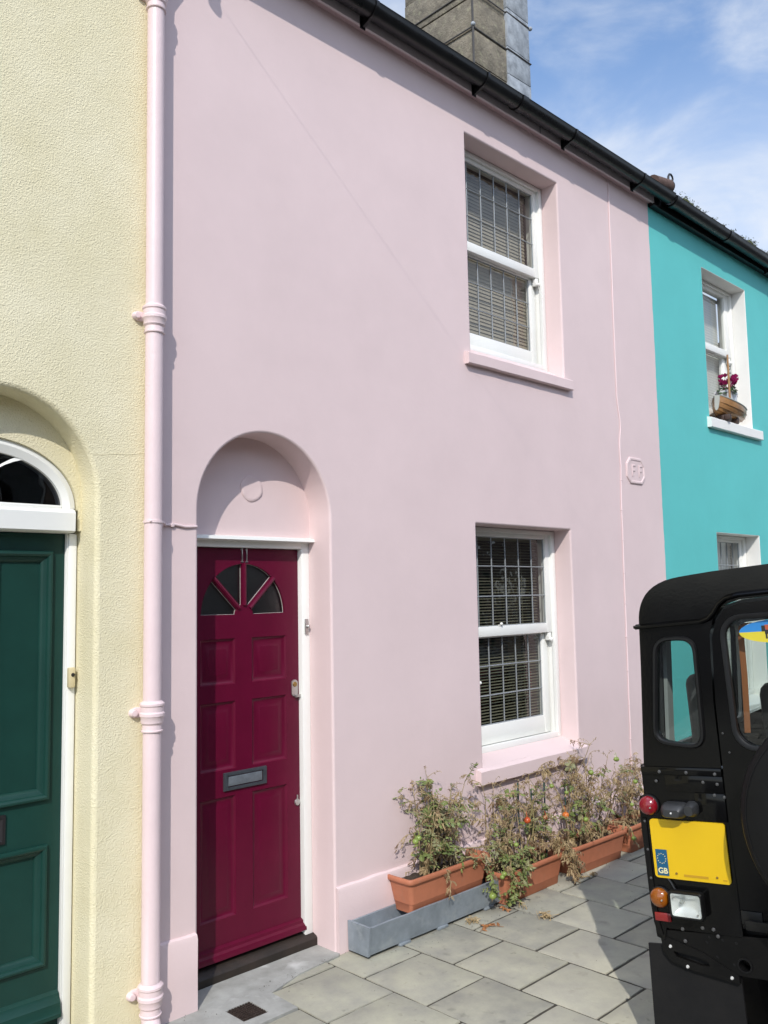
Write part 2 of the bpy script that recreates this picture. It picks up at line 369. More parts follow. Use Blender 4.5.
# cloud brightness raised toward the sun, out of view, as added soft fill
dp = N.new('ShaderNodeVectorMath'); dp.operation = 'DOT_PRODUCT'; dp.inputs[1].default_value = (-SUN.x, -SUN.y, -SUN.z)
L.new(tc.outputs['Generated'], dp.inputs[0])
cb_ = N.new('ShaderNodeMapRange'); cb_.inputs['From Min'].default_value = -0.1; cb_.inputs['From Max'].default_value = 0.95
cb_.inputs['To Min'].default_value = 1.0; cb_.inputs['To Max'].default_value = 2.2
L.new(dp.outputs['Value'], cb_.inputs['Value'])
cs = N.new('ShaderNodeVectorMath'); cs.operation = 'SCALE'; cs.inputs[0].default_value = (3.75, 4.0, 4.4)
# unseen overhead brightening, added to the cloud colour to fill the shadows
zb = N.new('ShaderNodeMapRange'); zb.interpolation_type = 'SMOOTHSTEP'; zb.inputs['From Min'].default_value = 0.60; zb.inputs['From Max'].default_value = 0.92
zb.inputs['To Max'].default_value = 8.0; L.new(sp.outputs['Z'], zb.inputs['Value'])
zs = N.new('ShaderNodeMath'); zs.operation = 'ADD'; L.new(cb_.outputs['Result'], zs.inputs[0]); L.new(zb.outputs['Result'], zs.inputs[1])
L.new(zs.outputs['Value'], cs.inputs['Scale']); L.new(cs.outputs['Vector'], mx.inputs['B'])
L.new(mu.outputs['Value'], mx.inputs['Factor']); L.new(sky.outputs['Color'], mx.inputs['A'])
L.new(mx.outputs['Result'], bg.inputs['Color'])
scene.view_settings.view_transform = 'Standard'; scene.view_settings.look = 'None'
scene.view_settings.exposure = 0.68; scene.view_settings.gamma = 1.0

# ------------------------------------------------------------------ ground
mb = MB(); mb.face([(-400, -400, -0.106), (400, -400, -0.106), (400, 400, -0.106), (-400, 400, -0.106)])
structure(mb.build('ground', M['road'], smooth=False))
KY = -1.60
mb = MB(); mb.face([(-60, -7.4, -0.100), (60, -7.4, -0.100), (60, KY - .12, -0.100), (-60, KY - .12, -0.100)])
structure(mb.build('road', M['road'], smooth=False))
mb = MB()
for i in range(-8, 24): mb.box(i * .9, i * .9 + .894, KY - .125, KY, -0.3, 0.0, 0.012)
structure(mb.build('kerb', M['kerb']))
mb = MB(); mb.box(-12, 24, KY + .003, 0.30, -0.3, -0.006)
structure(mb.build('pavement_bed', M['joint'], smooth=False))
mb = MB()
rs = random.Random(5)
P = 0.385
def slab(x0, x1, y0, y1):
    g = 0.0055
    tz = [rs.uniform(-.0022, .0022) for _ in range(4)]
    j = lambda: rs.uniform(-.0022, .0022)
    b = [(x0 + g + j(), y0 + g + j()), (x1 - g + j(), y0 + g + j()), (x1 - g + j(), y1 - g + j()), (x0 + g + j(), y1 - g + j())]
    bev = 0.006
    cx, cy = (x0 + x1) / 2, (y0 + y1) / 2
    mb.mi = rs.choice((0, 0, 0, 1, 1, 2, 2))
    lv = rs.uniform(-.0022, .0022); tz = [t_ + lv for t_ in tz]
    def side(k):  # chipped outline with several points
        (ax, ay), (bx, by) = b[k], b[(k + 1) % 4]
        out = []
        for i in range(7):
            t = i / 7
            q = rs.uniform(-.0016, .0016) if i else 0
            out.append((ax + (bx - ax) * t + q, ay + (by - ay) * t + q, tz[k] * (1 - t) + tz[(k + 1) % 4] * t))
        return out
    ring = [p for k in range(4) for p in side(k)]
    inner = [(x + (bev if x < cx else -bev) * (abs(x - cx) > .05 or 1), y + (bev if y < cy else -bev), z) for x, y, z in ring]
    mb.rings([[(x, y, -.02) for x, y, z in ring], [(x, y, z - .0045) for x, y, z in ring],
              [(x * .992 + cx * .008, y * .992 + cy * .008, z - .0012) for x, y, z in ring],
              [(x * .975 + cx * .025, y * .975 + cy * .025, z) for x, y, z in ring]], cap1=True)
for k in range(-24, 46):
    x0 = 2.395 + P * k; x1 = x0 + P
    yo = -.100 if k % 2 == 0 else -.290
    if k == -1: yo = -.310
    ys = [0.0, yo]
    while ys[-1] > KY: ys.append(ys[-1] - P)
    ys[-1] = KY
    if len(ys) > 2 and ys[-2] - ys[-1] < .06: ys.pop(-2)
    for a, b_ in zip(ys, ys[1:]):
        if k == -1 and a == 0.0: continue
        slab(x0, x1, b_ + .001, a - .001)
structure(mb.build('paving_slabs', [M['slab'], M['slab2'], M['slab3']]))
# cement apron in front of the burgundy door
mb = MB()
out = [(1.90, -.03), (2.02, -.306), (2.391, -.304), (2.398, -.115), (2.60, -.055), (2.86, -.035), (2.92, .02), (2.87, .14), (2.09, .14), (2.09, .0), (1.90, .0)]
hole = rect(2.160, 2.284, -.244, -.110)
mb.plate(out, [hole], lambda u, v, d: (u, v, d + .004 * noise.noise(Vector((u * 7, v * 7, 0)))), -.02, .0075)
structure(mb.build('cement_step', M['cement']))
# little drain cover
mb = MB(); mb.box(2.163, 2.281, -.241, -.113, -.02, .0045, .002)
for i in range(8):
    for j in range(8):
        x, y = 2.174 + i * .0137, -.231 + j * .0153
        mb.box(x, x + .008, y, y + .0085, .004, .0085)
recentre(tag(mb.build('drain_cover', M['cover'], smooth=False), 'small square rusty iron drain cover set in the cement by the burgundy door', 'drain cover'), (2.222, -.177, 0))

# ------------------------------------------------------------------ helpers for houses
def opening_rings(mb, contour_fn, y0, depth, r=0.010, closed=True):
    """rounded arris and reveal; contour_fn(offset) returns the 2D contour grown by offset"""
    loops = []
    for a in (0, 25, 50, 75, 90):
        loops.append([(u, y0 + r * (1 - math.cos(R(a))), v) for u, v in contour_fn(r * (1 - math.sin(R(a))))])
    n = 3
    for i in range(1, n + 1):
        loops.append([(u, y0 + r + (depth - r) * i / n, v) for u, v in contour_fn(0)])
    mb.rings(loops, closed)
def rect_contour(x0, x1, z0, z1):
    def fn(o): return rrect(x0 - o, x1 + o, z0 - o, z1 + o, 0.003 + o, 3)
    return fn
def arch_contour(x0, x1, zb, zs, rz, n=36):
    def fn(o):
        rx = (x1 - x0) / 2 + o
        return [(x0 - o, zb)] + arc((x0 + x1) / 2, zs, rx, rz + o, 180, 0, n) + [(x1 + o, zb)]
    return fn
def xprofile(mb, prof, x0, x1, n=1, caps=True):
    """prof: list of (y,z), swept along x"""
    mb.rings([[(x0 + (x1 - x0) * i / n, y, z) for y, z in prof] for i in range(n + 1)], True, caps, caps)
def noisy(o, amp, sc, axes=(1, 1, 1)):
    for v in o.data.vertices:
        q = v.co * sc
        v.co += Vector((noise.noise(q), noise.noise(q + Vector((9, 2, 5))), noise.noise(q + Vector((3, 7, 1))))) * amp * Vector(axes) if False else \
            Vector((noise.noise(q) * amp * axes[0], noise.noise(q + Vector((9, 2, 5))) * amp * axes[1], noise.noise(q + Vector((3, 7, 1))) * amp * axes[2]))

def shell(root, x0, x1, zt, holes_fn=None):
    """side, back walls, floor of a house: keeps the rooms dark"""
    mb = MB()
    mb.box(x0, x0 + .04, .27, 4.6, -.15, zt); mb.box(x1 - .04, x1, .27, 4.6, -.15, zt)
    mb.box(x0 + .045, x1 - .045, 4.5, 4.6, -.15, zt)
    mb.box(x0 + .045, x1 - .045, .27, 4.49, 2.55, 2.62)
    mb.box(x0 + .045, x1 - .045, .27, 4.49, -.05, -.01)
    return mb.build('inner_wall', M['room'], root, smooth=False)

def roof(root, x0, x1, zeave=4.93, y0=-.10, m='slate'):
    mb = MB()
    slope = math.tan(R(38))
    n = 16; L_ = 2.5 / n
    rr = random.Random(int(x0 * 10))
    for c in range(n):
        ya = y0 + c * L_; yb = ya + L_ * 1.25
        k = 0
        x = x0 - (c % 2) * .1
        while x < x1:
            w_ = .2; a, b_ = max(x, x0), min(x + w_, x1)
            if b_ - a > .02:
                dz = rr.uniform(-.003, .003); dy = rr.uniform(-.006, .006)
                za = zeave + (ya - y0) * slope + .012; zb = zeave + (yb - y0) * slope
                mb.rings([[(a + .002, ya + dy, za + dz), (b_ - .002, ya + dy, za + dz), (b_ - .002, ya + dy, za + dz - .010), (a + .002, ya + dy, za + dz - .010)],
                          [(a + .002, yb, zb), (b_ - .002, yb, zb), (b_ - .002, yb, zb - .010), (a + .002, yb, zb - .010)]], True, True, True)
            x += w_
    yr = y0 + 2.5; zr = zeave + 2.5 * slope
    mb.face([(x0, y0 + .03, zeave - .01), (x1, y0 + .03, zeave - .01), (x1, yr, zr - .02), (x0, yr, zr - .02)])
    mb.face([(x0, yr, zr), (x1, yr, zr), (x1, 4.7, zeave), (x0, 4.7, zeave)])
    o = mb.build('roof', M[m], root, smooth=False)
    rb = MB()
    i = 0
    x = x0
    while x < x1 - .05:
        xe = min(x + .44, x1)
        rb.tube([(x, yr, zr - .02), (xe - .01, yr, zr - .02)], .11, 14); x += .45
    rb.build('ridge_tile', M['clay'], o)
    return o

def gutter(root, x0, x1, clips, zc=4.885, yc=-.122, r=.058, tilt=0.0):
    mb = MB()
    prof = []
    for i in range(13):
        a = R(180 + 180 * i / 12); prof.append((yc + r * math.cos(a), zc + r * math.sin(a)))
    prof += [(yc + r + .004, zc + .008), (yc + r - .006, zc + .006)]
    for i in range(13):
        a = R(360 - 180 * i / 12); prof.append((yc + (r - .006) * math.cos(a), zc + (r - .006) * math.sin(a)))
    prof += [(yc - r + .006, zc + .008), (yc - r - .004, zc + .008)]
    n = max(1, int((x1 - x0) / .4))
    loops = [[(x0 + (x1 - x0) * i / n, y, z + tilt * (i / n) * (x1 - x0)) for y, z in prof] for i in range(n + 1)]
    mb.rings(loops, True, True, True)
    g = mb.build('gutter', M['gutter'], root)
    for x, kind in clips:
        cb = MB(); dz = tilt * (x - x0)
        wd = .022 if kind == 'clip' else .06
        p2 = [(yc + (r + .007) * math.cos(R(172 + 196 * i / 14)), zc + dz + (r + .007) * math.sin(R(172 + 196 * i / 14))) for i in range(15)]
        p3 = [(yc + (r + .001) * math.cos(R(368 - 196 * i / 14)), zc + dz + (r + .001) * math.sin(R(368 - 196 * i / 14))) for i in range(15)]
        xprofile(cb, p2 + p3, x - wd / 2, x + wd / 2)
        if kind == 'clip':
            tri = [(-.0585, zc + dz - .02), (-.0585, zc + dz - .075), (-.07, zc + dz - .085), (yc - .01, zc + dz - r - .004), (yc + .02, zc + dz - r + .012)]
            xprofile(cb, tri, x - .008, x + .008)
            cb.box(x - .018, x + .018, -.0625, -.056, zc + dz - .09, zc + dz + .02)
        cb.build('gutter_bracket', M['gutter'], g)
    return g

def blind(parent, x0, x1, z0, z1, y, m, pitch=.025, tilt=35, w=.030):
    mb = MB(); z = z0; t = R(tilt)
    while z < z1:
        dy, dz = w / 2 * math.cos(t), w / 2 * math.sin(t)
        mb.face([(x0, y - dy, z - dz), (x1, y - dy, z - dz), (x1, y, z + .0015), (x0, y, z + .0015)])
        mb.face([(x0, y, z + .0015), (x1, y, z + .0015), (x1, y + dy, z + dz), (x0, y + dy, z + dz)])
        z += pitch
    for x in (x0 + (x1 - x0) * .2, x0 + (x1 - x0) * .8):
        mb.box(x - .001, x + .001, y - .014, y - .0125, z0, z1)
    mb.box(x0, x1, y - .015, y + .015, z1, z1 + .03)
    return mb.build('blind', m, parent, smooth=False)

def leading(parent, x0, x1, z0, z1, y, nx, nz, xs=None, zs=None):
    mb = MB(); h = .0045
    xs = xs or [x0 + (x1 - x0) * i / nx for i in range(1, nx)]
    zs = zs or [z0 + (z1 - z0) * i / nz for i in range(1, nz)]
    for x in xs:
        mb.tube([(x, y, z0), (x + .0012, y, (z0 + z1) / 2), (x, y, z1)], h, 6, False)
    for z in zs:
        mb.tube([(x0, y - .0015, z), ((x0 + x1) / 2, y - .0015, z + .001), (x1, y - .0015, z)], h, 6, False)
    for x in (x0 + .003, x1 - .003): mb.tube([(x, y, z0), (x, y, z1)], h, 6, False)
    for z in (z0 + .003, z1 - .003): mb.tube([(x0, y - .0015, z), (x1, y - .0015, z)], h, 6, False)
    return mb.build('leading', M['lead'], parent)

def frame4(mb, x0, x1, z0, z1, l, r_, b, t, y0, y1, bev=.004):
    """four butted members: stiles run full height"""
    mb.box(x0, x0 + l, y0, y1, z0, z1, bev); mb.box(x1 - r_, x1, y0, y1, z0, z1, bev)
    e = .0015
    mb.box(x0 + l - e, x1 - r_ + e, y0 + e, y1 - e, z0, z0 + b, bev * .8); mb.box(x0 + l - e, x1 - r_ + e, y0 + e, y1 - e, z1 - t, z1, bev * .8)

def sash_window(root, x0, x1, z0, zm, z1, glassm, blindm, lead=True, gx=None, blind_open=35, lift=False, pitch=.025):
    """x0..x1 z0..z1: opening; box frame face at y .13; upper sash outside the lower one"""
    mb = MB()
    frame4(mb, x0 + .004, x1 - .004, z0, z1 - .004, .036, .036, .045, .026, .128, .155)
    frame4(mb, x0 + .004, x1 - .004, z0, z1 - .004, .020, .020, .03, .016, .156, .26)
    w_ = mb.build('window', M['white'], root)
    gx0, gx1 = gx or (x0 + .07, x1 - .078)
    # upper sash
    mb = MB()
    frame4(mb, x0 + .030, x1 - .030, zm - .030, z1 - .022, gx0 - x0 - .030, x1 - gx1 - .030, .062, .036, .152, .190)
    mb.box(x1 - .074, x1 - .040, .154, .186, zm - .085, zm - .031, .006)     # horn
    mb.lathe([(.0, .0), (.010, .002), (.014, .010), (.010, .020), (.0, .022)], 'y', (x1 - .058, .135, zm - .078), 12, False)
    us = mb.build('upper_sash', M['white'], w_)
    mb = MB(); mb.face([(gx0 - .005, .170, zm + .028), (gx1 + .005, .170, zm + .028), (gx1 + .005, .170, z1 - .055), (gx0 - .005, .170, z1 - .055)])
    mb.build('pane', glassm, w_, smooth=False)
    if lead: leading(w_, gx0, gx1, zm + .030, z1 - .056, .168, 6, 3)
    # lower sash
    mb = MB()
    frame4(mb, x0 + .034, x1 - .034, z0 + .036, zm + .018, gx0 - x0 - .03, x1 - gx1 - .022, .115, .055, .193, .232)
    ls = mb.build('lower_sash', M['white'], w_)
    mb = MB(); mb.face([(gx0 - .002, .212, z0 + .145), (gx1 - .010, .212, z0 + .145), (gx1 - .010, .212, zm - .030), (gx0 - .002, .212, zm - .030)])
    mb.build('pane', glassm, w_, smooth=False)
    if lead: leading(w_, gx0 + .004, gx1 - .012, z0 + .150, zm - .036, .210, 6, 3)
    blind(w_, x0 + .042, x1 - .042, z0 + .10, z1 - .075, .268, blindm, pitch, blind_open, pitch * 1.2)
    if lift:
        mb = MB(); mb.ball((4.42, .146, zm + .045), .010); mb.box(4.40, 4.44, .150, .158, zm + .034, zm + .040)
        mb.build('sash_fitting', M['white'], w_)
        mb = MB(); mb.ball((4.24, .186, 1.16), .011); mb.build('finger_lift', M['white'], w_)
    return w_

def sill(root, x0, x1, zb, zt, zback, m, p=.037):
    mb = MB()
    prof = [(-p + .004, zb), (-p, zb + .004), (-p, zt - .006), (-p + .006, zt), (.02, zt + .012), (.1275, zback), (.1275, zback - .03), (.02, zb)]
    # the part under the reveal is narrower than the projecting nose
    n = 14
    mb.rings([[(x0 + (x1 - x0) * i / n, y, z) for y, z in [(-p + .004, zb), (-p, zb + .004), (-p, zt - .006), (-p + .006, zt), (.004, zt + .008), (.004, zb)]] for i in range(n + 1)], True, True, True)
    xi0, xi1 = x0 + .066, x1 - .052
    mb.rings([[(x, y, z) for y, z in [(.0042, zt + .0078), (.1275, zback), (.1275, zback - .04), (.0042, zt - .03)]] for x in (xi0, xi1)], True, True, True)
    o = mb.build('window_sill', m, root)
    noisy(o, .0025, 11)
    return o

# ------------------------------------------------------------------ PINK HOUSE
XL, XR, ZT = 1.842, 6.312, 4.90
pink = thing('pink_house', 'pale pink rendered terraced house with burgundy door and two leaded sash windows', 'house', (4.08, 0, 0))
aL, aR, aZ, aRz = 2.098, 2.868, 2.106, .386
WX0, WX1 = 4.020, 5.016
ac = arch_contour(aL, aR, -.15, aZ, aRz)
uc = rect_contour(WX0, WX1, 3.135, 4.571)
lc = rect_contour(WX0, WX1, .660, 2.127)
mb = MB()
rr = random.Random(3)
right = []
z = -.15
while z < ZT:
    right.append((XR + .007 * noise.noise(Vector((0, 0, z * 2.3))) + rr.uniform(-.0025, .0025), z)); z += rr.uniform(.02, .06)
outer = [(XL, -.15)] + ac(.012) + right + [(XR, ZT), (XL, ZT)]
mb.fill(outer, [uc(.012), lc(.012)], XZ(0.0))
opening_rings(mb, ac, 0, .235, .012, False); opening_rings(mb, uc, 0, .27, .012); opening_rings(mb, lc, 0, .27, .012)
# niche back above the door head
nb = [(aL - .01, 1.99)] + arc((aL + aR) / 2, aZ, .40, .40, 180, 0, 36) + [(aR + .01, 1.99)]
mb.fill(nb, [], XZ(.165))
mb.rings([[(x, y, -.15) for x, y in ((XL, 0), (XL, .3))], [(x, y, ZT) for x, y in ((XL, 0), (XL, .3))]], False)
mb.build('wall', M['pink'], pink, angle=50, merge=False)
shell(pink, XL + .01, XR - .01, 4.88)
# plaster disc in the niche
mb = MB(); mb.lathe([(.066, .166), (.064, .161), (.058, .1575), (.050, .158), (.0, .1585)], 'y', (2.505, 0, 2.245), 28, False)
o = mb.build('niche_boss', M['pink'], pink); noisy(o, .004, 25)
# plinth
def plinth(x0, x1, zt):
    mb = MB(); n = max(4, int((x1 - x0) / .05))
    pr = [(.001, -.15), (-.020, -.15), (-.021, .0), (-.020, .15), (-.021, zt - .022), (-.015, zt - .006), (-.004, zt), (.001, zt)]
    mb.rings([[(x0 + (x1 - x0) * i / n, y, z) for y, z in pr] for i in range(n + 1)], True, True, True)
    o = mb.build('plinth', M['pink'], pink); noisy(o, .006, 9, (0.3, .5, 1))
plinth(1.862, 2.086, .316); plinth(2.874, 6.308, .308)
# fascia, soffit, gutter
mb = MB(); mb.box(XL, XR + .01, -.055, -.038, 4.818, 4.925, .002); mb.build('fascia', M['fascia'], pink)
mb = MB(); mb.box(XL, XR + .006, -.0375, .0, 4.829, 4.845); mb.build('soffit', M['soffit'], pink)
gutter(pink, 1.78, 6.45, [(3.10, 'clip'), (4.05, 'clip'), (4.43, 'union'), (5.02, 'clip'), (5.96, 'clip'), (2.15, 'clip')])
mb = MB(); mb.box(4.755, 4.760, -.0562, -.050, 4.819, 4.90); mb.build('fascia_joint', M['dark'], pink)
roof(pink, XL, 6.30)
# cable on the wall, with clips
mb = MB()
pts = [(5.706, 4.80)]
z = 4.7
while z > 3.2: pts.append((5.706 + (5.692 - 5.706) * (4.8 - z) / 1.6 + rr.uniform(-.002, .002), z)); z -= .15
pts += [(5.692, 3.16), (5.704, 3.06), (5.722, 2.97), (5.722, 2.90), (5.704, 2.82), (5.700, 2.72), (5.706, 2.62), (5.700, 2.55), (5.696, 2.48)]
z = 2.4
while z > .35: pts.append((5.69 - .023 * (2.4 - z) / 1.9 + rr.uniform(-.003, .003), z)); z -= .13
mb.tube([(x, -.005, z) for x, z in pts], .0052, 8)
for z in (2.52, 2.30, 2.08, 1.84, 1.62, 1.38, 1.14, .90, .66, .45): 
    xx = min(pts, key=lambda p: abs(p[1] - z))[0]
    mb.box(xx - .009, xx + .009, -.012, 0, z - .004, z + .004, .002)
mb.build('wall_cable', M['pink_gloss'], pink)
# bell wire from the pipe to the arch
mb = MB(); mb.tube([(1.855, -.088, 2.035), (1.90, -.05, 2.034), (1.93, -.008, 2.030), (1.98, -.006, 2.034), (2.03, -.006, 2.026), (2.088, -.004, 2.030), (2.10, .05, 2.028)], .0055, 8)
mb.box(1.958, 1.974, -.012, 0, 2.022, 2.04, .002)
mb.build('bell_wire', M['pink_gloss'], pink)
# embossed plaque
mb = MB()
def octo(x0, x1, z0, z1, c): return [(x0 + c, z0), (x1 - c, z0), (x1, z0 + c), (x1, z1 - c), (x1 - c, z1), (x0 + c, z1), (x0, z1 - c), (x0, z0 + c)]
a = octo(5.785, 6.052, 2.508, 2.705, .05); b = octo(5.791, 6.046, 2.514, 2.699, .047); c = octo(5.803, 6.034, 2.526, 2.687, .044); d = octo(5.808, 6.029, 2.531, 2.682, .043)
mb.rings([[(u, 0.001, v) for u, v in a], [(u, -.007, v) for u, v in a], [(u, -.011, v) for u, v in b], [(u, -.011, v) for u, v in c], [(u, -.006, v) for u, v in d]], True, False, True)
for x in (5.860, 5.960):                                    # two raised letters F
    mb.box(x, x + .012, -.0105, -.005, 2.562, 2.652, .002)
    mb.box(x + .0125, x + .052, -.0103, -.005, 2.640, 2.652, .002); mb.box(x + .0125, x + .042, -.0103, -.005, 2.602, 2.613, .002)
mb.build('plaque', M['pink'], pink, angle=25)

# --- door of the pink house
dy = .200
dx0, dx1, dz0, dz1 = 2.142, 2.830, .088, 1.952
def door_panel(mb, x0, x1, z0, z1, y):
    l = lambda i, d: [(u, y + d, v) for u, v in rect(x0 + i, x1 - i, z0 + i, z1 - i)]
    mb.rings([l(0, 0), l(.004, .006), l(.012, .011), l(.020, .0125), l(.024, .0125), l(.046, .004), l(.050, .0035)], True, False, True)
holes = []; pans = []
for (z0_, z1_) in ((1.308, 1.522), (.915, 1.228), (.250, .792)):
    for (x0_, x1_) in ((2.238, 2.432), (2.529, 2.738)):
        pans.append((x0_, x1_, z0_, z1_)); holes.append(rect(x0_, x1_, z0_, z1_))
fcx, fcz, fR, fr = 2.486, 1.632, .246, .050
secs = []
hb = .013
for a0, a1 in ((0, 45), (45, 90), (90, 135), (135, 180)):
    # each light bounded by bars of half-width hb along both radii
    A0, A1 = a0, a1
    def off(r, a, s): 
        q = math.asin(min(.9, hb / r)); return a + s * math.degrees(q)
    o0 = [] 
    lo, hi = off(fR, A0, 1), off(fR, A1, -1)
    if A0 == 0: lo = 1
    if A1 == 180: hi = 179
    o0 = [(fcx + fR * math.cos(R(lo + (hi - lo) * i / 12)), fcz + fR * math.sin(R(lo + (hi - lo) * i / 12))) for i in range(13)]
    lo2, hi2 = off(fr, A0, 1), off(fr, A1, -1)
    if A0 == 0: lo2 = 3
    if A1 == 180: hi2 = 177
    if hi2 < lo2: lo2 = hi2 = (lo2 + hi2) / 2
    o0 += [(fcx + fr * math.cos(R(hi2 + (lo2 - hi2) * i / 3)), fcz + fr * math.sin(R(hi2 + (lo2 - hi2) * i / 3))) for i in range(4)]
    secs.append(o0)
mb = MB()
mb.fill(rect(dx0, dx1, dz0, dz1), holes + secs, XZ(dy))
for p in pans: door_panel(mb, *p, dy)
for s in secs:
    cx = sum(p[0] for p in s) / len(s); cz = sum(p[1] for p in s) / len(s)
    mb.rings([[(u, dy, v) for u, v in s], [(u, dy + .004, v) for u, v in s], [(u, dy + .022, v) for u, v in s]])
mb.rings([[(u, dy, v) for u, v in rect(dx0, dx1, dz0, dz1)], [(u, dy + .045, v) for u, v in rect(dx0, dx1, dz0, dz1)]])
# raised beads round the fanlight bars
for a in (45, 90, 135):
    c_, s_ = math.cos(R(a)), math.sin(R(a))
    mb.tube([(fcx + .045 * c_, dy - .001, fcz + .045 * s_), (fcx + (fR + .004) * c_, dy - .001, fcz + (fR + .004) * s_)], .010, 8)
# weather bar
pr = [(dy, .135), (dy - .016, .128), (dy - .018, .116), (dy - .030, .108), (dy - .034, .092), (dy - .034, .083), (dy, .083)]
xprofile(mb, pr, dx0 + .004, dx1 - .004)
door = mb.build('door', M['burgundy'], pink, angle=30)
for s in secs:
    mb = MB(); mb.fill(s, [], XZ(dy + .018)); mb.build('fanlight_pane', M['glass_door'], door, smooth=False)
    # pale putty bead
mb = MB()
for s in secs:
    mb.tube([(u, dy + .0160, v) for u, v in s] + [(s[0][0], dy + .0160, s[0][1])], .0018, 6, False)
mb.build('putty_bead', M['putty'], door)
mb = MB()
for x in (2.472, 2.499):
    mb.box(x - .003, x + .003, dy - .005, dy, 1.890, 1.955, .001)
    mb.box(x - .008, x + .008, dy - .0045, dy - .0003, 1.886, 1.8895); mb.box(x - .009, x - .0032, dy - .0045, dy - .0003, 1.944, 1.949)
mb.build('door_number', M['steel'], door)
mb = MB()
o_ = rect(2.364, 2.607, .819, .899); i1 = rect(2.384, 2.587, .833, .885)
l = lambda c, y: [(u, y, v) for u, v in c]
mb.rings([l(rect(2.362, 2.609, .817, .901), dy), l(rect(2.364, 2.607, .819, .899), dy - .009), l(rect(2.372, 2.599, .825, .893), dy - .011), l(i1, dy - .009), l(i1, dy - .003)])
lp_ = mb.build('letter_plate', M['iron'], door, angle=25)
mb = MB(); mb.rings([l(rect(2.388, 2.583, .837, .881), dy - .002), l(rect(2.388, 2.583, .837, .881), dy - .005), l(rect(2.394, 2.577, .842, .876), dy - .007)], True, False, True)
mb.build('flap', M['pewter'], lp_, angle=25)
mb = MB(); mb.plate(rrect(2.768, 2.806, 1.215, 1.298, .018, 5), [], XZd, dy - .007, dy); mb.box(2.782, 2.832, dy - .018, dy - .0072, 1.210, 1.224, .003)
lk = mb.build('rim_lock', M['steel'], door)
mb = MB(); mb.lathe([(.0, -.012), (.011, -.012), (.013, -.007)], 'y', (2.787, dy, 1.275), 18, False); mb.build('lock_barrel', M['brass'], lk)
mb = MB(); mb.lathe([(.0, -.008), (.014, -.008), (.017, -.003), (.017, 0)], 'y', (2.799, dy, .694), 20, False); mb.box(2.795, 2.803, dy - .006, dy - .0001, .705, .730, .002)
mb.build('keyhole_cover', M['steel'], door)
# frame
mb = MB()
mb.box(2.818, 2.868, .168, .235, .030, 1.9955, .004); mb.box(2.092, 2.142, .168, .235, .030, 1.9955, .004)
mb.box(2.1405, 2.8195, .169, .235, 1.955, 1.995, .003)
xprofile(mb, [(.166, 2.012), (.125, 2.004), (.122, 1.990), (.1675, 1.986), (.22, 1.986), (.22, 2.012)], 2.0915, 2.8695)
mb.build('door_frame', M['white'], pink)
mb = MB(); mb.box(2.832, 2.852, .158, .1675, 1.525, 1.600, .002); mb.ball((2.846, .154, 1.562), .010, sub=2); mb.build('bell_push', M['steel'], pink)
mb = MB(); xprofile(mb, [(.136, .0), (.137, .040), (.143, .048), (.175, .062), (.24, .080), (.24, .0)], 2.0915, 2.8685, 6); o = mb.build('threshold', M['timber_dark'], pink); noisy(o, .004, 12)
# windows and sills
sash_window(pink, WX0, WX1, 3.235, 3.940, 4.571, M['glass_old'], M['blind_grey'], True, (4.082, 4.936), 74)
mb = MB()
sash_window(pink, WX0, WX1, .740, 1.472, 2.127, M['glass_old'], M['blind_dark'], True, (4.082, 4.930), 16, lift=True, pitch=.019)
sill(pink, 3.956, 5.068, 3.090, 3.160, 3.245, M['pink'])
sill(pink, 3.956, 5.068, .612, .695, .748, M['pink'])
# curtains and a red cushion glimpsed inside
for (z0_, z1_) in ((.80, 2.08), (3.30, 4.52)):
    mb = MB(); n = 24
    mb.rings([[(4.80 + .12 * i / n, .38 + .018 * math.sin(i * 1.7), z) for i in range(n + 1)] for z in (z0_, z1_)], False)
    mb.build('curtain', M['curtain'], pink)
mb = MB(); mb.box(4.9, 5.6, .75, 1.05, .85, 1.18, .08); mb.build('cushion', M['roomred'], pink)
# downpipe
mb = MB(); px, py, pr_ = 1.845, -.058, .037
top = [(px, py, z) for z in (.07, .6, 1.2, 2.0, 2.9, 3.6, 4.40)] + [(px, py - .005, 4.50), (px, -.10, 4.62), (px, -.122, 4.70), (px, -.122, 4.84)]
mb.tube([(px - .030, -.14, -.012), (px - .012, -.10, .028), (px - .004, py - .014, .05)] + top, pr_, 20)
pipe = mb.build('downpipe', M['pink_gloss'], pink)
for zc in (2.905, 1.248, .150, 4.36):
    mb = MB()
    mb.lathe([(.037, -.070), (.043, -.068), (.044, -.063), (.040, -.060), (.0385, -.04), (.045, -.032), (.046, -.012), (.051, -.005), (.051, .006), (.046, .012), (.046, .032), (.050, .037), (.050, .045), (.044, .051), (.037, .056)], 'z', (px, py, zc), 24, False)
    mb.box(px - .062, px + .062, -.022, -.004, zc - .012, zc + .030, .006)
    mb.lathe([(.0, -.034), (.012, -.033), (.017, -.024), (.018, .0)], 'y', (px - .062, 0, zc + .008), 14, False)
    mb.lathe([(.0, -.034), (.012, -.033), (.017, -.024), (.018, .0)], 'y', (px + .062, 0, zc + .008), 14, False) if False else None
    mb.build('pipe_collar', M['pink_gloss'], pipe)
mb = MB(); mb.lathe([(.037, -.006), (.0415, -.005), (.0415, .005), (.037, .006)], 'z', (px, py, 2.035), 20, False); mb.ball((px - .028, py - .03, 2.036), .006); mb.build('pipe_clip', M['pink_gloss'], pipe)
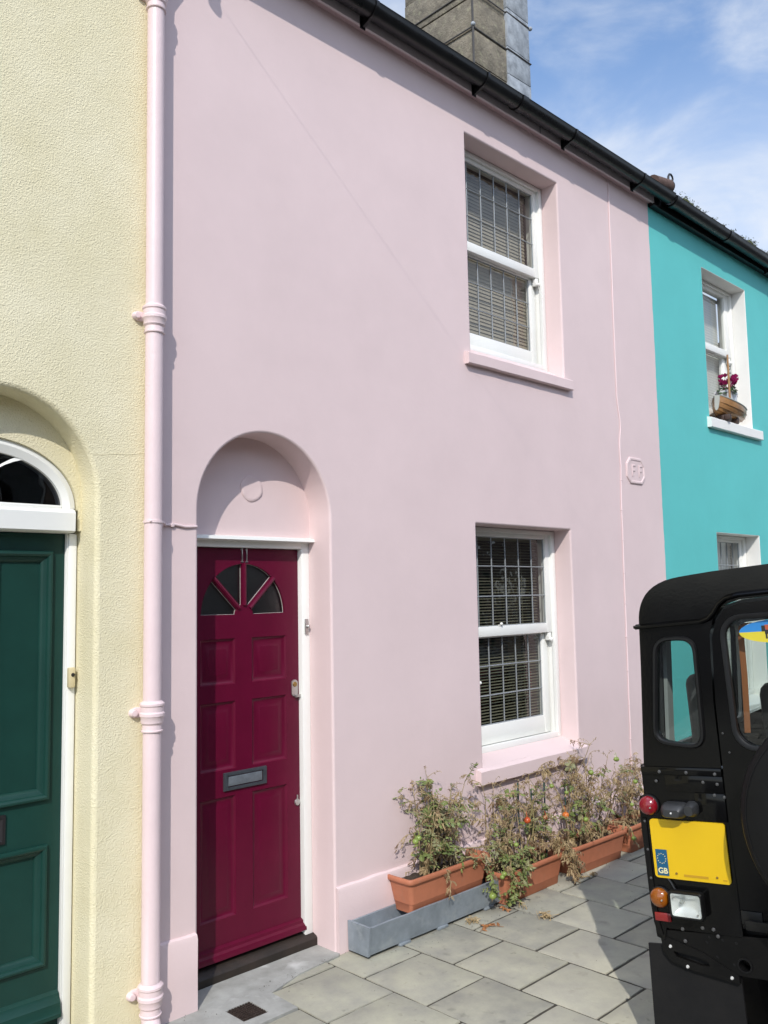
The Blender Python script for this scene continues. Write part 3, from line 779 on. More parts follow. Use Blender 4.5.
# telephone wire leaving the eave and its bracket
mb = MB(); mb.box(1.90, 1.97, -.075, .0, 4.76, 4.82, .004); mb.tube([(1.935, -.075, 4.80), (1.935, -.20, 4.78), (1.935, -.22, 4.82)], .014, 8)
mb.lathe([(.0, -.03), (.024, -.03), (.027, .0), (.020, .03), (.024, .055), (.0, .06)], 'z', (1.935, -.22, 4.80), 14, False)
br = mb.build('wire_bracket', M['gutter'], pink)
mb = MB(); mb.tube([(1.935, -.22, 4.83)] + [(1.935 + .01 * i, -.22 - .8 * i, 4.83 + .30 * i - .006 * i * (12 - i)) for i in range(1, 13)], .0009, 6); mb.build('telephone_wire', M['rubber'], br)
# chimney
mb = MB()
cx0, cx1, cy0, cy1 = 6.010, 6.852, 1.5, 2.36
for i, (za, zb) in enumerate(((5.6, 6.30), (6.30, 6.62), (6.62, 6.945), (6.945, 7.27), (7.27, 7.60), (7.60, 7.93), (7.93, 8.25))):
    q = random.Random(i + 70).uniform(-.008, .008)
    mb.box(cx0 - q, cx1 + q, cy0 + q, cy1, za + .002, zb - .002, .008)
mb.box(cx0 - .06, cx1 + .06, cy0 - .06, cy1 + .06, 8.25, 8.40, .02)
ch = mb.build('chimney', M['stone'], pink)
mb = MB()
for i, (za, zb) in enumerate(((5.6, 6.71), (6.715, 6.985), (6.99, 7.38), (7.385, 8.0))): mb.box(6.505, 6.875, 1.478, 1.86, za, zb, .006)
o = mb.build('lead_flashing', M['flash'], ch); noisy(o, .01, 6)
mb = MB()
for z in (6.957, 7.335):
    rect4 = [(cx0 - .013, cy1, z), (cx0 - .013, cy0 - .012, z), (6.50, cy0 - .012, z), (6.505, 1.472, z), (6.882, 1.472, z + .0), (6.882, cy1, z)]
    mb.tube(rect4, .0075, 6)
mb.tube([(5.998, 1.488, z) for z in (6.2, 6.957, 7.4, 8.2)], .011, 6)
mb.build('strap_wire', M['strap'], ch)
for c_ in ((5.995, 1.482, 6.975), (6.888, 1.47, 7.335)):
    mb = MB(); mb.ball(c_, .022); mb.build('wire_clamp', M['flash'], ch)
for x in (6.25, 6.6):
    mb = MB(); mb.lathe([(.13, 0), (.12, .3), (.14, .32), (.14, .36), (.11, .36), (.10, 0)], 'z', (x, 1.93, 8.40), 20, False); mb.build('chimney_pot', M['clay'], ch)

# ------------------------------------------------------------------ YELLOW HOUSE
YX0, YX1, YY = -3.6, 1.842, -.010
yel = thing('yellow_house', 'cream yellow roughcast house with dark green door under an arch, beside the pink house', 'house', (-.6, 0, 0))
yL, yR, yZ, yRz = .837, 1.617, 2.135, .390
yc_ = arch_contour(yL, yR, -.15, yZ, yRz)
ywl = rect_contour(-1.60, -.60, .70, 2.13); ywu = rect_contour(-1.60, -.60, 3.13, 4.57)
mb = MB()
outer = [(YX0, -.15)] + yc_(.02) + [(YX1, -.15), (YX1, ZT), (YX0, ZT)]
mb.fill(outer, [ywl(.012), ywu(.012)], XZ(YY))
opening_rings(mb, yc_, YY, .19, .020, False); opening_rings(mb, ywl, YY, .27, .012); opening_rings(mb, ywu, YY, .27, .012)
# inner face round the fanlight
fcx2 = 1.227; frx, frz, fz = .374, .272, 2.085
inn = [(yL - .01, 2.0)] + arc(fcx2, yZ, .40, .40, 180, 0, 36) + [(yR + .01, 2.0), (fcx2 + frx, 2.0)] + arc(fcx2, fz, frx, frz, 0, 180, 36) + [(fcx2 - frx, 2.0)]
mb.fill(inn, [], XZ(.120))
mb.rings([[(u, y, v) for u, v in arc(fcx2, fz, frx, frz, 0, 180, 36)] for y in (.120, .19)], False)
mb.rings([[(YX1, YY, -.15), (YX1, .3, -.15)], [(YX1, YY, ZT), (YX1, .3, ZT)]], False)
mb.build('wall', M['yellow'], yel, angle=50, merge=False)
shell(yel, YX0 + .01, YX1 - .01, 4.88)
# hairline crack is in the render; door frame
mb = MB()
mb.box(1.577, 1.612, .145, .215, .03, 1.990, .005); mb.box(.842, .888, .145, .215, .03, 1.990, .005)
mb.box(1.572, 1.5765, .152, .215, .03, 1.990, .002)
xprofile(mb, [(.215, 1.991), (.110, 1.991), (.098, 1.998), (.096, 2.070), (.104, 2.082), (.125, 2.090), (.215, 2.090)], .845, 1.582)
a_ = arc(fcx2, 2.091, .368, .266, 0, 180, 36); b_ = arc(fcx2, 2.091, .345, .243, 0, 180, 36); c_ = arc(fcx2, 2.091, .318, .212, 0, 180, 36)
mb.rings([[(u, y, v) for u, v in q] for q, y in ((a_, .20), (a_, .135), (b_, .128), (c_, .140), (c_, .20))], False)
mb.box(fcx2 - .315, fcx2 + .315, .142, .20, 2.0905, 2.104, .003)
fr_ = mb.build('door_frame', M['white'], yel)
mb = MB()
for sgn in (-1, 1):                                        # two crossing gothic curves
    q = [(fcx2 + sgn * (.235 - .30 * math.sin(t / 10 * 1.25)), 2.30 - .20 * (1 - math.cos(t / 10 * 1.25)) * 1.45) for t in range(11)]
    mb.rings([[(u + ox, y, v + oz) for ox, oz, y in ((.018, .012, .146), (-.008, -.014, .142), (-.014, -.014, .165), (.018, .012, .165))] for u, v in q], True, True, True)
mb.build('glazing_bar', M['white'], fr_)
mb = MB(); mb.fill(arc(fcx2, 2.104, .318, .20, 0, 180, 30), [], XZ(.158)); mb.build('fanlight_pane', M['glass_dark'], fr_, smooth=False)
# green door
gy = .172
mb = MB()
gd = rect(.888, 1.5715, .06, 1.988)
gp = [(.938, 1.182, .934, 1.916), (1.272, 1.520, .934, 1.916), (.938, 1.182, .305, .762), (1.272, 1.516, .305, .762)]
mb.fill(gd, [rect(*g) for g in gp], XZ(gy))
mb.rings([[(u, y, v) for u, v in gd] for y in (gy, gy + .045)])
for g in gp:
    l = lambda i, d: [(u, gy + d, v) for u, v in rect(g[0] + i, g[1] - i, g[2] + i, g[3] - i)]
    mb.rings([l(0, 0), l(.0, -.010), l(.004, -.017), l(.012, -.019), l(.020, -.014), l(.024, -.006), l(.034, -.002), l(.042, .004), l(.046, .012), l(.060, .012)], True, False, True)
xprofile(mb, [(gy, .200), (gy - .014, .190), (gy - .018, .178), (gy - .032, .160), (gy - .036, .128), (gy - .040, .122), (gy - .040, .108), (gy, .108)], .892, 1.568)
gdo = mb.build('door', M['green'], yel, angle=28)
mb = MB(); l = lambda c, y: [(u, y, v) for u, v in c]
mb.rings([l(rect(1.10, 1.352, .797, .905), gy), l(rect(1.10, 1.352, .797, .905), gy - .008), l(rect(1.112, 1.340, .809, .893), gy - .010), l(rect(1.120, 1.332, .815, .887), gy - .004)], True, False, True)
mb.build('letter_plate', M['dark'], gdo, angle=25)
mb = MB(); mb.box(1.575, 1.603, .120, .1448, 1.366, 1.447, .006); bp = mb.build('bell_push', M['ivory'], yel)
mb = MB(); mb.lathe([(.0, -.006), (.006, -.006), (.008, 0)], 'y', (1.591, .120, 1.418), 14, False); mb.build('button', M['dark'], bp)
mb = MB(); mb.box(yL, yR, .10, .24, -.05, .055, .01); mb.build('threshold', M['timber_dark'], yel)
mb = MB(); mb.tube([(1.597, YY - .0005, 2.300), (1.64, YY - .0005, 2.303), (1.70, YY - .0005, 2.312), (1.76, YY - .0005, 2.316), (1.84, YY - .0005, 2.331)], .0010, 4); mb.build('wall_crack', M['yellow'], yel)
mb = MB(); mb.box(YX0, YX1 - .003, -.065, -.038, 4.818, 4.925, .002); mb.box(YX0, YX1 - .003, -.0375, -.0105, 4.83, 4.85); mb.build('fascia', M['fascia'], yel)
gutter(yel, YX0, 1.775, [(-2, 'clip'), (-1, 'clip'), (0, 'clip'), (1, 'clip')])
roof(yel, YX0, XL - .005)
for z0_, zm_, z1_ in ((.74, 1.472, 2.127), (3.235, 3.94, 4.571)):
    sash_window(yel, -1.60, -.60, z0_, zm_, z1_, M['glass'], M['blind_white'], False)
    sill(yel, -1.664, -.548, z0_ - .13, z0_ - .045, z0_ + .008, M['white_wall'])

# ------------------------------------------------------------------ TURQUOISE HOUSE
TX0, TX1 = 6.27, 10.80
teal = thing('turquoise_house', 'turquoise rendered house with white window reveals at the right of the terrace', 'house', (8.5, 0, 0))
tu = rect_contour(7.235, 8.126, 3.150, 4.530); tl = rect_contour(7.248, 8.130, .66, 2.188)
td = rect_contour(9.2, 10.0, -.05, 2.3)
mb = MB()
mb.fill(rect(TX0, TX1, -.15, 4.86), [tu(.006), tl(.006)], XZ(.0025))
mb.rings([[(TX1, .0025, -.15), (TX1, .3, -.15)], [(TX1, .0025, 4.86), (TX1, .3, 4.86)]], False)
mb.build('wall', M['teal'], teal)
for c_ in (tu, tl):
    mb = MB(); opening_rings(mb, c_, .0025, .27, .006); mb.build('window_reveal', M['white_wall'], teal)
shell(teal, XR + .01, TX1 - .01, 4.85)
sash_window(teal, 7.235, 8.126, 3.215, 3.925, 4.530, M['glass'], M['blind_white'], False, (7.31, 8.005), 74)
sash_window(teal, 7.248, 8.130, .735, 1.47, 2.188, M['glass'], M['blind_white'], True, (7.31, 8.04), 68)
sill(teal, 7.185, 8.270, 3.098, 3.185, 3.222, M['white_wall'], .037)
sill(teal, 7.185, 8.270, .615, .70, .742, M['white_wall'], .037)
mb = MB(); mb.box(XR + .012, TX1, -.050, .002, 4.800, 4.90, .002); mb.build('fascia', M['gutter'], teal)
gutter(teal, 6.455, TX1, [(6.50, 'union'), (7.50, 'union'), (8.5, 'clip'), (9.5, 'clip')], zc=4.875, tilt=-.010)
tr = roof(teal, 6.31, TX1, zeave=4.945, y0=-.105)
# moss tufts along the tile edges
rm = random.Random(8)
for x, s in ((6.83, .055), (6.92, .045), (7.02, .028), (7.16, .02), (7.35, .02), (7.55, .018), (7.72, .02), (7.95, .022), (8.12, .05), (8.22, .035), (8.5, .03), (8.8, .03)):
    mb = MB()
    for k in range(int(60 + s * 1500)):
        c = Vector((x + rm.gauss(0, s * .9), -.085 + rm.gauss(.02, .02), 4.965 + abs(rm.gauss(0, s * .55))))
        d = Vector((rm.uniform(-1, 1), rm.uniform(-1, 1), rm.uniform(.2, 1))).normalized() * rm.uniform(.008, .018)
        e = d.orthogonal().normalized() * .0085
        mb.face([c - e, c + e, c + d])
    mb.ball((x, -.075, 4.965), s * .8, 1.5, .7, .8, 3)
    mb.build('moss_foliage', M['moss'], tr, smooth=False)
# verge tile end with an iron scroll
mb = MB(); mb.tube([(6.42, .0, 5.045), (6.675, .0, 5.085)], [.058, .062], 16); mb.build('verge_tile', M['clay'], tr)
mb = MB()
mb.lathe([(.0, 6.676), (.058, 6.676), (.060, 6.692), (.0, 6.694)], 'x', (0, .0, 5.085), 20, False)
q = [(6.69, .0, 5.11), (6.695, .0, 5.16)] + [(6.748 + (.050 - .0050 * i) * math.cos(R(170 - 38 * i)), .0, 5.178 + (.050 - .0050 * i) * math.sin(R(170 - 38 * i))) for i in range(9)]
mb.tube(q, [.010] * 2 + [.0095 - .0004 * i for i in range(9)], 8); mb.build('iron_scroll', M['dark'], tr)

# ------------------------------------------------------------------ brick terrace on the other side of the road (mirrored in the panes)
opp = thing('brick_terrace', 'low brick terrace facing the coloured houses, glimpsed only in window reflections', 'house', (6, -13.2, -.1))
mb = MB(); fo = lambda u, v: (u, -12.0, v)
oh = []
for i in range(9):
    x = -13.5 + i * 4.5
    oh += [rect(x + 2.0, x + 3.1, .8, 2.2), rect(x + .5, x + 1.4, .0, 2.1), rect(x + 1.3, x + 2.3, 3.2, 4.4)]
mb.plate(rect(-14, 27, -.1, 4.9), oh, lambda u, v, d: (u, d, v), -12.0, -12.25); mb.box(-14, 27, -18.2, -18, -.1, 4.9); mb.build('wall', M['brick'], opp, smooth=False)
mb = MB(); mb.rings([[(x, -11.8, 4.85), (x, -15.1, 7.0), (x, -18.4, 4.85)] for x in (-14.2, 27.2)], True, True, True); mb.build('roof', M['slate'], opp, smooth=False)
for h in oh:
    mb = MB(); c_ = (h[0][0], h[1][0], h[0][1], h[2][1])
    if c_[2] < .1: mb.box(c_[0], c_[1], -12.18, -12.10, c_[2], c_[3]); mb.build('door', M['green'], opp, smooth=False)
    else:
        frame4(mb, *c_, .06, .06, .08, .06, -12.2, -12.12); w_ = mb.build('window', M['white'], opp)
        mb = MB(); mb.face([(c_[0], -12.17, c_[2]), (c_[1], -12.17, c_[2]), (c_[1], -12.17, c_[3]), (c_[0], -12.17, c_[3])]); mb.build('pane', M['glass'], w_, smooth=False)
mb = MB(); mb.box(-14, 27, -12.0, -10.4, -.3, 0.0); structure(mb.build('far_pavement', M['kerb'], smooth=False))
mb = MB(); mb.face([(-60, -10.4, -.1), (60, -10.4, -.1), (60, -7.4, -.1), (-60, -7.4, -.1)]); structure(mb.build('far_road', M['road'], smooth=False))

# ------------------------------------------------------------------ model boat and flower pot on the turquoise sill
boat = thing('model_boat', 'varnished wooden model rowing boat on the white sill of the turquoise house', 'model boat', (7.60, .02, 3.20))
mb = MB()
secs_ = []
Lb, x_s = .62, 7.37
for i in range(15):
    t = i / 14
    wd = .022 + .100 * math.sin(min(1, t / .62) * math.pi / 2) ** .85 - .028 * max(0, (t - .62) / .38) ** 2
    zt_ = 3.345 + .060 * (1 - t) ** 2.2 + .012 * t ** 3
    zb_ = 3.232 + .030 * (1 - t) ** 3 + .030 * max(0, t - .55) ** 1.2
    x = x_s + Lb * t + .05 * (t < .01) * 0
    lp = []
    for k in range(9):
        a = -90 + 180 * k / 8
        lp.append((x + .045 * (t < .12) * (1 - math.cos(R(a)) - .6), .025 + wd * math.copysign(abs(math.sin(R(a))) ** .75, a), zt_ - (zt_ - zb_) * abs(math.cos(R(a))) ** .9))
    secs_.append(lp)
mb.rings(secs_, False)
mb.face([Vector(p) for p in secs_[-1]])
for k in (1, 2, 3, 5, 6, 7):                                 # strakes
    mb.tube([Vector(s[k]) + Vector((0, -.002 if k < 4 else .002, -.002)) for s in secs_], .0032, 5)
hull = mb.build('hull', M['boatwood'], boat)
mb = MB(); mb.rings([[Vector(p) + Vector((dx, 0, 0)) for p in secs_[0]] for dx in (-.012, .0)], True, True, True); mb.build('stem_board', M['boatgrey'], boat)
mb = MB(); mb.tube([s[0] for s in secs_], .006, 6); mb.tube([s[8] for s in secs_], .006, 6); mb.build('gunwale', M['boatgrey'], boat)
mb = MB(); mb.box(7.47, 7.52, -.05, .06, 3.195, 3.245, .004); mb.box(7.72, 7.77, -.05, .06, 3.195, 3.25, .004); mb.box(7.43, 7.82, -.008, .014, 3.192, 3.235, .004); mb.build('cradle', M['boatdark'], boat)
mb = MB(); mb.tube([(7.575, -.03, 3.25), (7.575, -.03, 3.80)], [.011, .008], 8); mast = mb.build('mast', M['boatwood'], boat)
mb = MB()
for i in range(4): mb.ball((7.62 + .01 * (i % 2), -.03, 3.61 + .035 * i), .016, 1, .5, 1)
mb.build('mast_ornament', M['boatgrey'], mast)
boat.rotation_euler.z = R(9)
pot = thing('flower_pot', 'pale grey box pot of magenta cyclamen standing behind the model boat', 'flower pot', (7.76, .075, 3.22))
mb = MB()
def sq(h, z, c=(7.76, .075)): return [(c[0] + a * h, c[1] + b * .62 * h, z) for a, b in ((-1, -1), (1, -1), (1, 1), (-1, 1))]
mb.rings([sq(.085, 3.22), sq(.098, 3.48), sq(.106, 3.482), sq(.106, 3.502), sq(.096, 3.502), sq(.090, 3.47)], True, True, True)
mb.build('pot', M['potblue'], pot, angle=25)
rf = random.Random(4)
mb = MB()
for k in range(90):
    a, q = rf.uniform(0, 6.28), rf.uniform(.02, .13)
    c = Vector((7.76 + q * math.cos(a), .06 + .07 * math.sin(a), 3.50 + rf.uniform(0, .06) - (q > .10) * .03))
    n_ = Vector((math.cos(a) * .6, math.sin(a) * .6 - .4, 1)).normalized(); u_ = n_.orthogonal().normalized() * .022; v_ = n_.cross(u_)
    mb.face([c - u_, c - v_ * .8, c + u_, c + v_])
mb.build('foliage', M['fleaf'], pot, smooth=False)
for k in range(26):
    a, q = rf.uniform(0, 6.28), rf.uniform(.0, .145)
    c = Vector((7.76 + q * math.cos(a), .05 + .06 * math.sin(a), 3.585 + rf.uniform(-.025, .04)))
    mb = MB()
    mb.tube([(c.x, c.y, c.z), (7.76 + (c.x - 7.76) * .5, .065, 3.50)], .002, 5)
    for j in range(5):
        b = j * 1.257 + a
        d = Vector((math.cos(b) * .6, math.sin(b) * .6, 1)).normalized() * .046; e = Vector((-math.sin(b), math.cos(b), 0)) * .021
        mb.face([c, c + d * .55 - e, c + d, c + d * .55 + e])
    mb.build('bloom', M['petal'], pot, smooth=False)

# ------------------------------------------------------------------ wooden trough and terracotta planters
tr_ = thing('wooden_trough', 'grey painted wooden trough on the paving under the first tomato planter', 'trough', (3.43, -.08, 0))
mb = MB(); tx0, tx1 = 2.925, 3.985
def lean(x0, x1, yb, yt, th, z0, z1):
    mb.rings([[(x, yb, z0), (x, yb + th, z0), (x, yt + th, z1), (x, yt, z1)] for x in [x0 + (x1 - x0) * i / 8 for i in range(9)]], True, True, True)
lean(tx0 + .014, tx1, -.162, -.176, .014, .014, .142); lean(tx0 + .014, tx1, -.040, -.036, .012, .014, .142)
mb.box(tx0 + .015, tx1, -.147, -.041, .016, .030)
o = mb.build('boards', M['trough'], tr_, smooth=False); noisy(o, .003, 8, (0, 1, 1))
for x in (tx0, tx1 - .013):
    mb = MB(); mb.plate([(-.166, .012), (-.028, .012), (-.024, .147), (-.181, .147)], [], lambda u, v, d: (d, u, v), x, x + .0135); mb.build('end_board', M['trough'], tr_, smooth=False)
for x in (3.14, 3.42, 3.80):
    mb = MB(); mb.box(x, x + .075, -.170, -.025, .0, .0135, .002); mb.build('foot', M['trough'], tr_)

def planter(loc, label, rz=0.0, W=.298):
    t = thing('planter', label, 'planter', loc, 'terracotta coloured troughs of tomatoes by the wall', shift=False)
    t.rotation_euler.z = rz
    mb = MB()
    def rr_(hx, hy, z, c=.02):
        return [(u, v, z) for u, v in rrect(-hx, hx, -hy, hy, c, 4)]
    D_ = .096
    mb.rings([rr_(W - .045, D_ - .036, 0, .02), rr_(W - .040, D_ - .033, .004, .022), rr_(W - .036, D_ - .030, .045, .022), rr_(W - .033, D_ - .028, .048, .022), rr_(W - .033, D_ - .028, .050, .022), rr_(W - .014, D_ - .014, .150, .024),
              rr_(W - .010, D_ - .010, .151, .025), rr_(W - .002, D_ - .002, .154, .026), rr_(W, D_, .160, .026), rr_(W, D_, .172, .026), rr_(W - .003, D_ - .003, .177, .026), rr_(W - .008, D_ - .008, .178, .025),
              rr_(W - .016, D_ - .016, .176, .022), rr_(W - .024, D_ - .024, .155, .02), rr_(W - .040, D_ - .036, .05, .02)], True, True, True)
    mb.build('trough_body', M['terracotta'], t, angle=40)
    mb = MB(); n = 26; m_ = 8
    pts = [[(-(W - .026) + 2 * (W - .026) * i / n, -(D_ - .025) + 2 * (D_ - .025) * j / m_, .140 + .012 * noise.noise(Vector((i * .7 + loc[0] * 9, j * .7, 1)))) for j in range(m_ + 1)] for i in range(n + 1)]
    mb.rings(pts, False); mb.build('soil', M['soil'], t)
    return t
PL = [((3.527, -.088, .118), 'terracotta planter raised on the grey wooden trough'),
      ((4.190, -.140, .0), 'terracotta planter on the paving just beyond the grey trough, rim hidden by leaves'),
      ((4.868, -.150, .0), 'terracotta planter with an uncovered long front, under the tall dry stalks'),
      ((5.500, -.150, .0), 'farthest terracotta planter, mostly hidden behind the black vehicle')]
for k, (lo, lab) in enumerate(PL): planter(lo, lab, (0, .01, -.02, .015)[k], (.322, .298, .302, .298)[k])

def leaflet(mb, c, d, n_, ln, wd, curl):
    d = d.normalized(); s_ = d.cross(n_)
    s_ = s_.normalized() if s_.length > 1e-6 else d.orthogonal().normalized()
    n2 = s_.cross(d)
    m1 = c + d * ln * .45 + n2 * ln * curl * .25; tip = c + d * ln - n2 * ln * curl * .6
    a = c + d * ln * .38 + s_ * wd - n2 * wd * .5; b = c + d * ln * .38 - s_ * wd - n2 * wd * .5
    a2 = c + d * ln * .72 + s_ * wd * .7 - n2 * (wd * .4 + ln * curl * .35); b2 = c + d * ln * .72 - s_ * wd * .7 - n2 * (wd * .4 + ln * curl * .35)
    mb.face([c, m1, a]); mb.face([c, b, m1]); mb.face([m1, tip, a2]); mb.face([m1, a2, a]); mb.face([m1, b2, tip]); mb.face([m1, b, b2])

def tomato_plant(loc, label, seed, xr, hmax, nst, green, droop=(), lean_=0.0, tomatoes=(), canes=(), size=1.0):
    """loc: soil centre; xr: half spread along the trough; green: share of live leaves"""
    rg = random.Random(seed)
    t = thing('tomato_plant', label, 'plant', loc, 'withering tomato plants in the planters', shift=False)
    st, dl, db, gl, gr, ds = MB(), MB(), MB(), MB(), MB(), MB()
    def leaf(c, d, dry, big=1.0):
        """compound leaf: petiole with leaflets in pairs"""
        mbl = (dl if rg.random() < .62 else db) if dry else (gl if rg.random() < .72 else gr)
        ln = rg.uniform(.045, .085) * big * (.8 if dry else 1)
        g = Vector((0, 0, -1))
        pts_ = [c]; dd = d.normalized()
        for k in range(4):
            dd = (dd + g * (.55 if dry else .28) * .5 + Vector((rg.gauss(0, .12), rg.gauss(0, .12), rg.gauss(0, .08)))).normalized()
            pts_.append(pts_[-1] + dd * ln / 4)
        (ds if dry else st).tube(pts_, [.0015, .0013, .0011, .001, .0007], 4, False)
        n_ = Vector((rg.gauss(0, .4), rg.gauss(0, .4) - .25, 1)).normalized()
        for k in (1, 2, 3, 4):
            q = pts_[k]; ax = (pts_[k] - pts_[k - 1]).normalized(); sd = ax.cross(n_)
            sd = sd.normalized() if sd.length > 1e-5 else Vector((1, 0, 0))
            for sg in ((1, -1) if k < 4 else (0,)):
                dr = (ax * .6 + sd * sg + Vector((rg.gauss(0, .25), rg.gauss(0, .25), rg.gauss(0, .2) - (.5 if dry else .1))))
                l_ = rg.uniform(.016, .030) * big * (.95 if dry else 1.1)
                leaflet(mbl, q, dr, n_, l_, l_ * (rg.uniform(.09, .20) if dry else rg.uniform(.24, .36)), rg.uniform(.3, 1.3) if dry else rg.uniform(-.1, .5))
    for s in range(nst):
        x0 = rg.uniform(-xr, xr) * .85; y0 = rg.uniform(-.04, .05)
        p = Vector((x0, y0, .0)); hgt = hmax * rg.uniform(.62, 1.08) * (1 - .12 * abs(x0) / xr)
        d = Vector((rg.gauss(lean_, .16), rg.gauss(-.05, .12), 1)).normalized()
        nseg = 9; pts_ = [p.copy()]; dryst = rg.random() > green
        for k in range(nseg):
            d = (d + Vector((rg.gauss(0, .12), rg.gauss(0, .10), rg.gauss(.06, .06)))).normalized()
            if pts_[-1].y > .085: d.y = -abs(d.y) - .1
            p = pts_[-1] + d * hgt / nseg; pts_.append(p)
        # the top nods over
        r0 = rg.uniform(.0036, .0062) * size
        (ds if dryst else st).tube(pts_, [r0 * (1 - .075 * k) for k in range(nseg + 1)], 6, False)
        for k in range(1, nseg + 1):
            hfrac = k / nseg
            for j in range(rg.choice((0, 1, 2, 2)) if (not dryst or hfrac < .35) else rg.choice((0, 0, 1, 1))):
                a = rg.uniform(0, 6.283)
                dv = Vector((math.cos(a), math.sin(a) * .75 - .15, rg.uniform(-.2, .7)))
                dry = rg.random() > green * (1.05 if hfrac > .3 else .5)
                leaf(pts_[k].lerp(pts_[k - 1], rg.random()), dv, dry, size * rg.choice((.6, .75, .9, 1.1, 1.45)))
            if k > 2 and rg.random() < .45:                  # side shoot
                a = rg.uniform(0, 6.283); q = [pts_[k]]; dv = Vector((math.cos(a), math.sin(a) * .6 - .1, rg.uniform(.1, .9))).normalized()
                for j in range(4):
                    dv = (dv + Vector((rg.gauss(0, .25), rg.gauss(0, .2), rg.gauss(-.05, .15)))).normalized()
                    q.append(q[-1] + dv * rg.uniform(.022, .038) * size)
                dryb = rg.random() > green
                (ds if dryb else st).tube(q, [.0024, .002, .0017, .0014, .001], 5, False)
                for j in range(1, 5):
                    leaf(q[j], dv + Vector((rg.gauss(0, .6), rg.gauss(0, .6) - .1, rg.gauss(0, .4))), dryb or rg.random() > green + .1, size * .8)
        for k in range(rg.choice((1, 2, 3))):                # dried flower trusses at the tips
            a = rg.uniform(0, 6.283); q = [pts_[-1 - (k > 1)]]; dv = Vector((math.cos(a) * .6, math.sin(a) * .5 - .1, .8)).normalized()
            for j in range(5):
                dv = (dv + Vector((rg.gauss(0, .3), rg.gauss(0, .2), -.22))).normalized(); q.append(q[-1] + dv * rg.uniform(.012, .02) * size)
                if j > 1:
                    for h in range(2):
                        e = Vector((rg.gauss(0, 1), rg.gauss(0, 1), rg.gauss(0, 1))).normalized() * rg.uniform(.006, .012)
                        leaflet(db if rg.random() < .5 else dl, q[-1], e, Vector((0, 0, 1)), e.length * 1.5, .0025, .3)
            ds.tube(q, [.0018, .0016, .0014, .0012, .001, .0008], 4, False)
    # withered litter round the stems
    for k in range(int(26 * size)):
        c = Vector((rg.uniform(-xr, xr), rg.uniform(-.06, .06), rg.uniform(.0, .12)))
        leaf(c, Vector((rg.gauss(0, 1), rg.gauss(0, .7), rg.gauss(.1, .5))), True, .8)
    for dr in droop:                                         # trailing shoots: list of local points
        pts_ = [Vector(q) for q in dr[0]]
        fine = []
        for a, b in zip(pts_, pts_[1:]):
            for k in range(4): fine.append(a.lerp(b, k / 4) + Vector((rg.gauss(0, .003), rg.gauss(0, .003), rg.gauss(0, .003))))
        fine.append(pts_[-1])
        (ds if dr[1] else st).tube(fine, [.0042 - .0028 * i / len(fine) for i in range(len(fine))], 6, False)
        for q in fine[2:]:
            for j in range(dr[2]): leaf(q, Vector((rg.gauss(0, 1), rg.gauss(-.2, .6), rg.gauss(0, .6))), (dr[1] or rg.random() < .25), dr[3])
    st.build('stem', M['stem'], t); ds.build('dry_vine', M['drystem'], t)
    gl.build('foliage', M['leaf'], t, smooth=False, normals=False); gr.build('faded_foliage', M['leaf_grey'], t, smooth=False, normals=False)
    dl.build('withered_leaves', M['leaf_dry'], t, smooth=False, normals=False); db.build('brown_leaves', M['leaf_brown'], t, smooth=False, normals=False)
    for (x, y, z, r_, m_) in tomatoes:
        mb = MB(); mb.ball((x, y, z), r_, 1, 1, .9, 3); mb.tube([(x, y, z + r_ * .8), (x + .003, y + .004, z + r_ * 1.5), (x + .004, y + .01, z + r_ * 2.4)], .0016, 5)
        for k in range(5):
            a = k * 1.257; mb.face([(x, y, z + r_ * .92), (x + r_ * .5 * math.cos(a - .25), y + r_ * .5 * math.sin(a - .25), z + r_ * .86), (x + r_ * .9 * math.cos(a), y + r_ * .9 * math.sin(a), z + r_ * .75), (x + r_ * .5 * math.cos(a + .25), y + r_ * .5 * math.sin(a + .25), z + r_ * .86)])
        mb.build('tomato', M[m_], t)
    for (x, y, h_) in canes:
        mb = MB(); mb.tube([(x, y, -.03), (x + .01, y + .01, h_)], .005, 8); mb.build('cane', M['cane'], t)
    return t

tomato_plant((3.500, -.086, .262), 'bushy half-green tomato plant in the planter raised on the grey trough', 21, .175, .48, 18, .50,
    droop=[([(.10, -.03, .04), (.16, -.10, .055), (.22, -.13, .04), (.27, -.14, -.03), (.285, -.145, -.12), (.29, -.15, -.155)], 0, 1, .9),
           ([(.02, -.03, .05), (.10, -.08, .10), (.24, -.10, .09), (.36, -.11, .06), (.44, -.13, .0)], 0, 1, .8),
           ([(-.02, -.06, .02), (-.02, -.100, .03), (-.015, -.108, -.03), (-.02, -.110, -.10)], 1, 1, .6)],
    tomatoes=[(.268, -.160, -.160, .020, 'tom_green'), (.385, -.150, -.075, .015, 'tom_green'), (.36, -.155, -.085, .013, 'tom_green'), (-.245, -.09, .215, .016, 'tom_green'), (-.215, -.085, .225, .015, 'tom_green'), (.06, -.05, .30, .012, 'tom_green')])
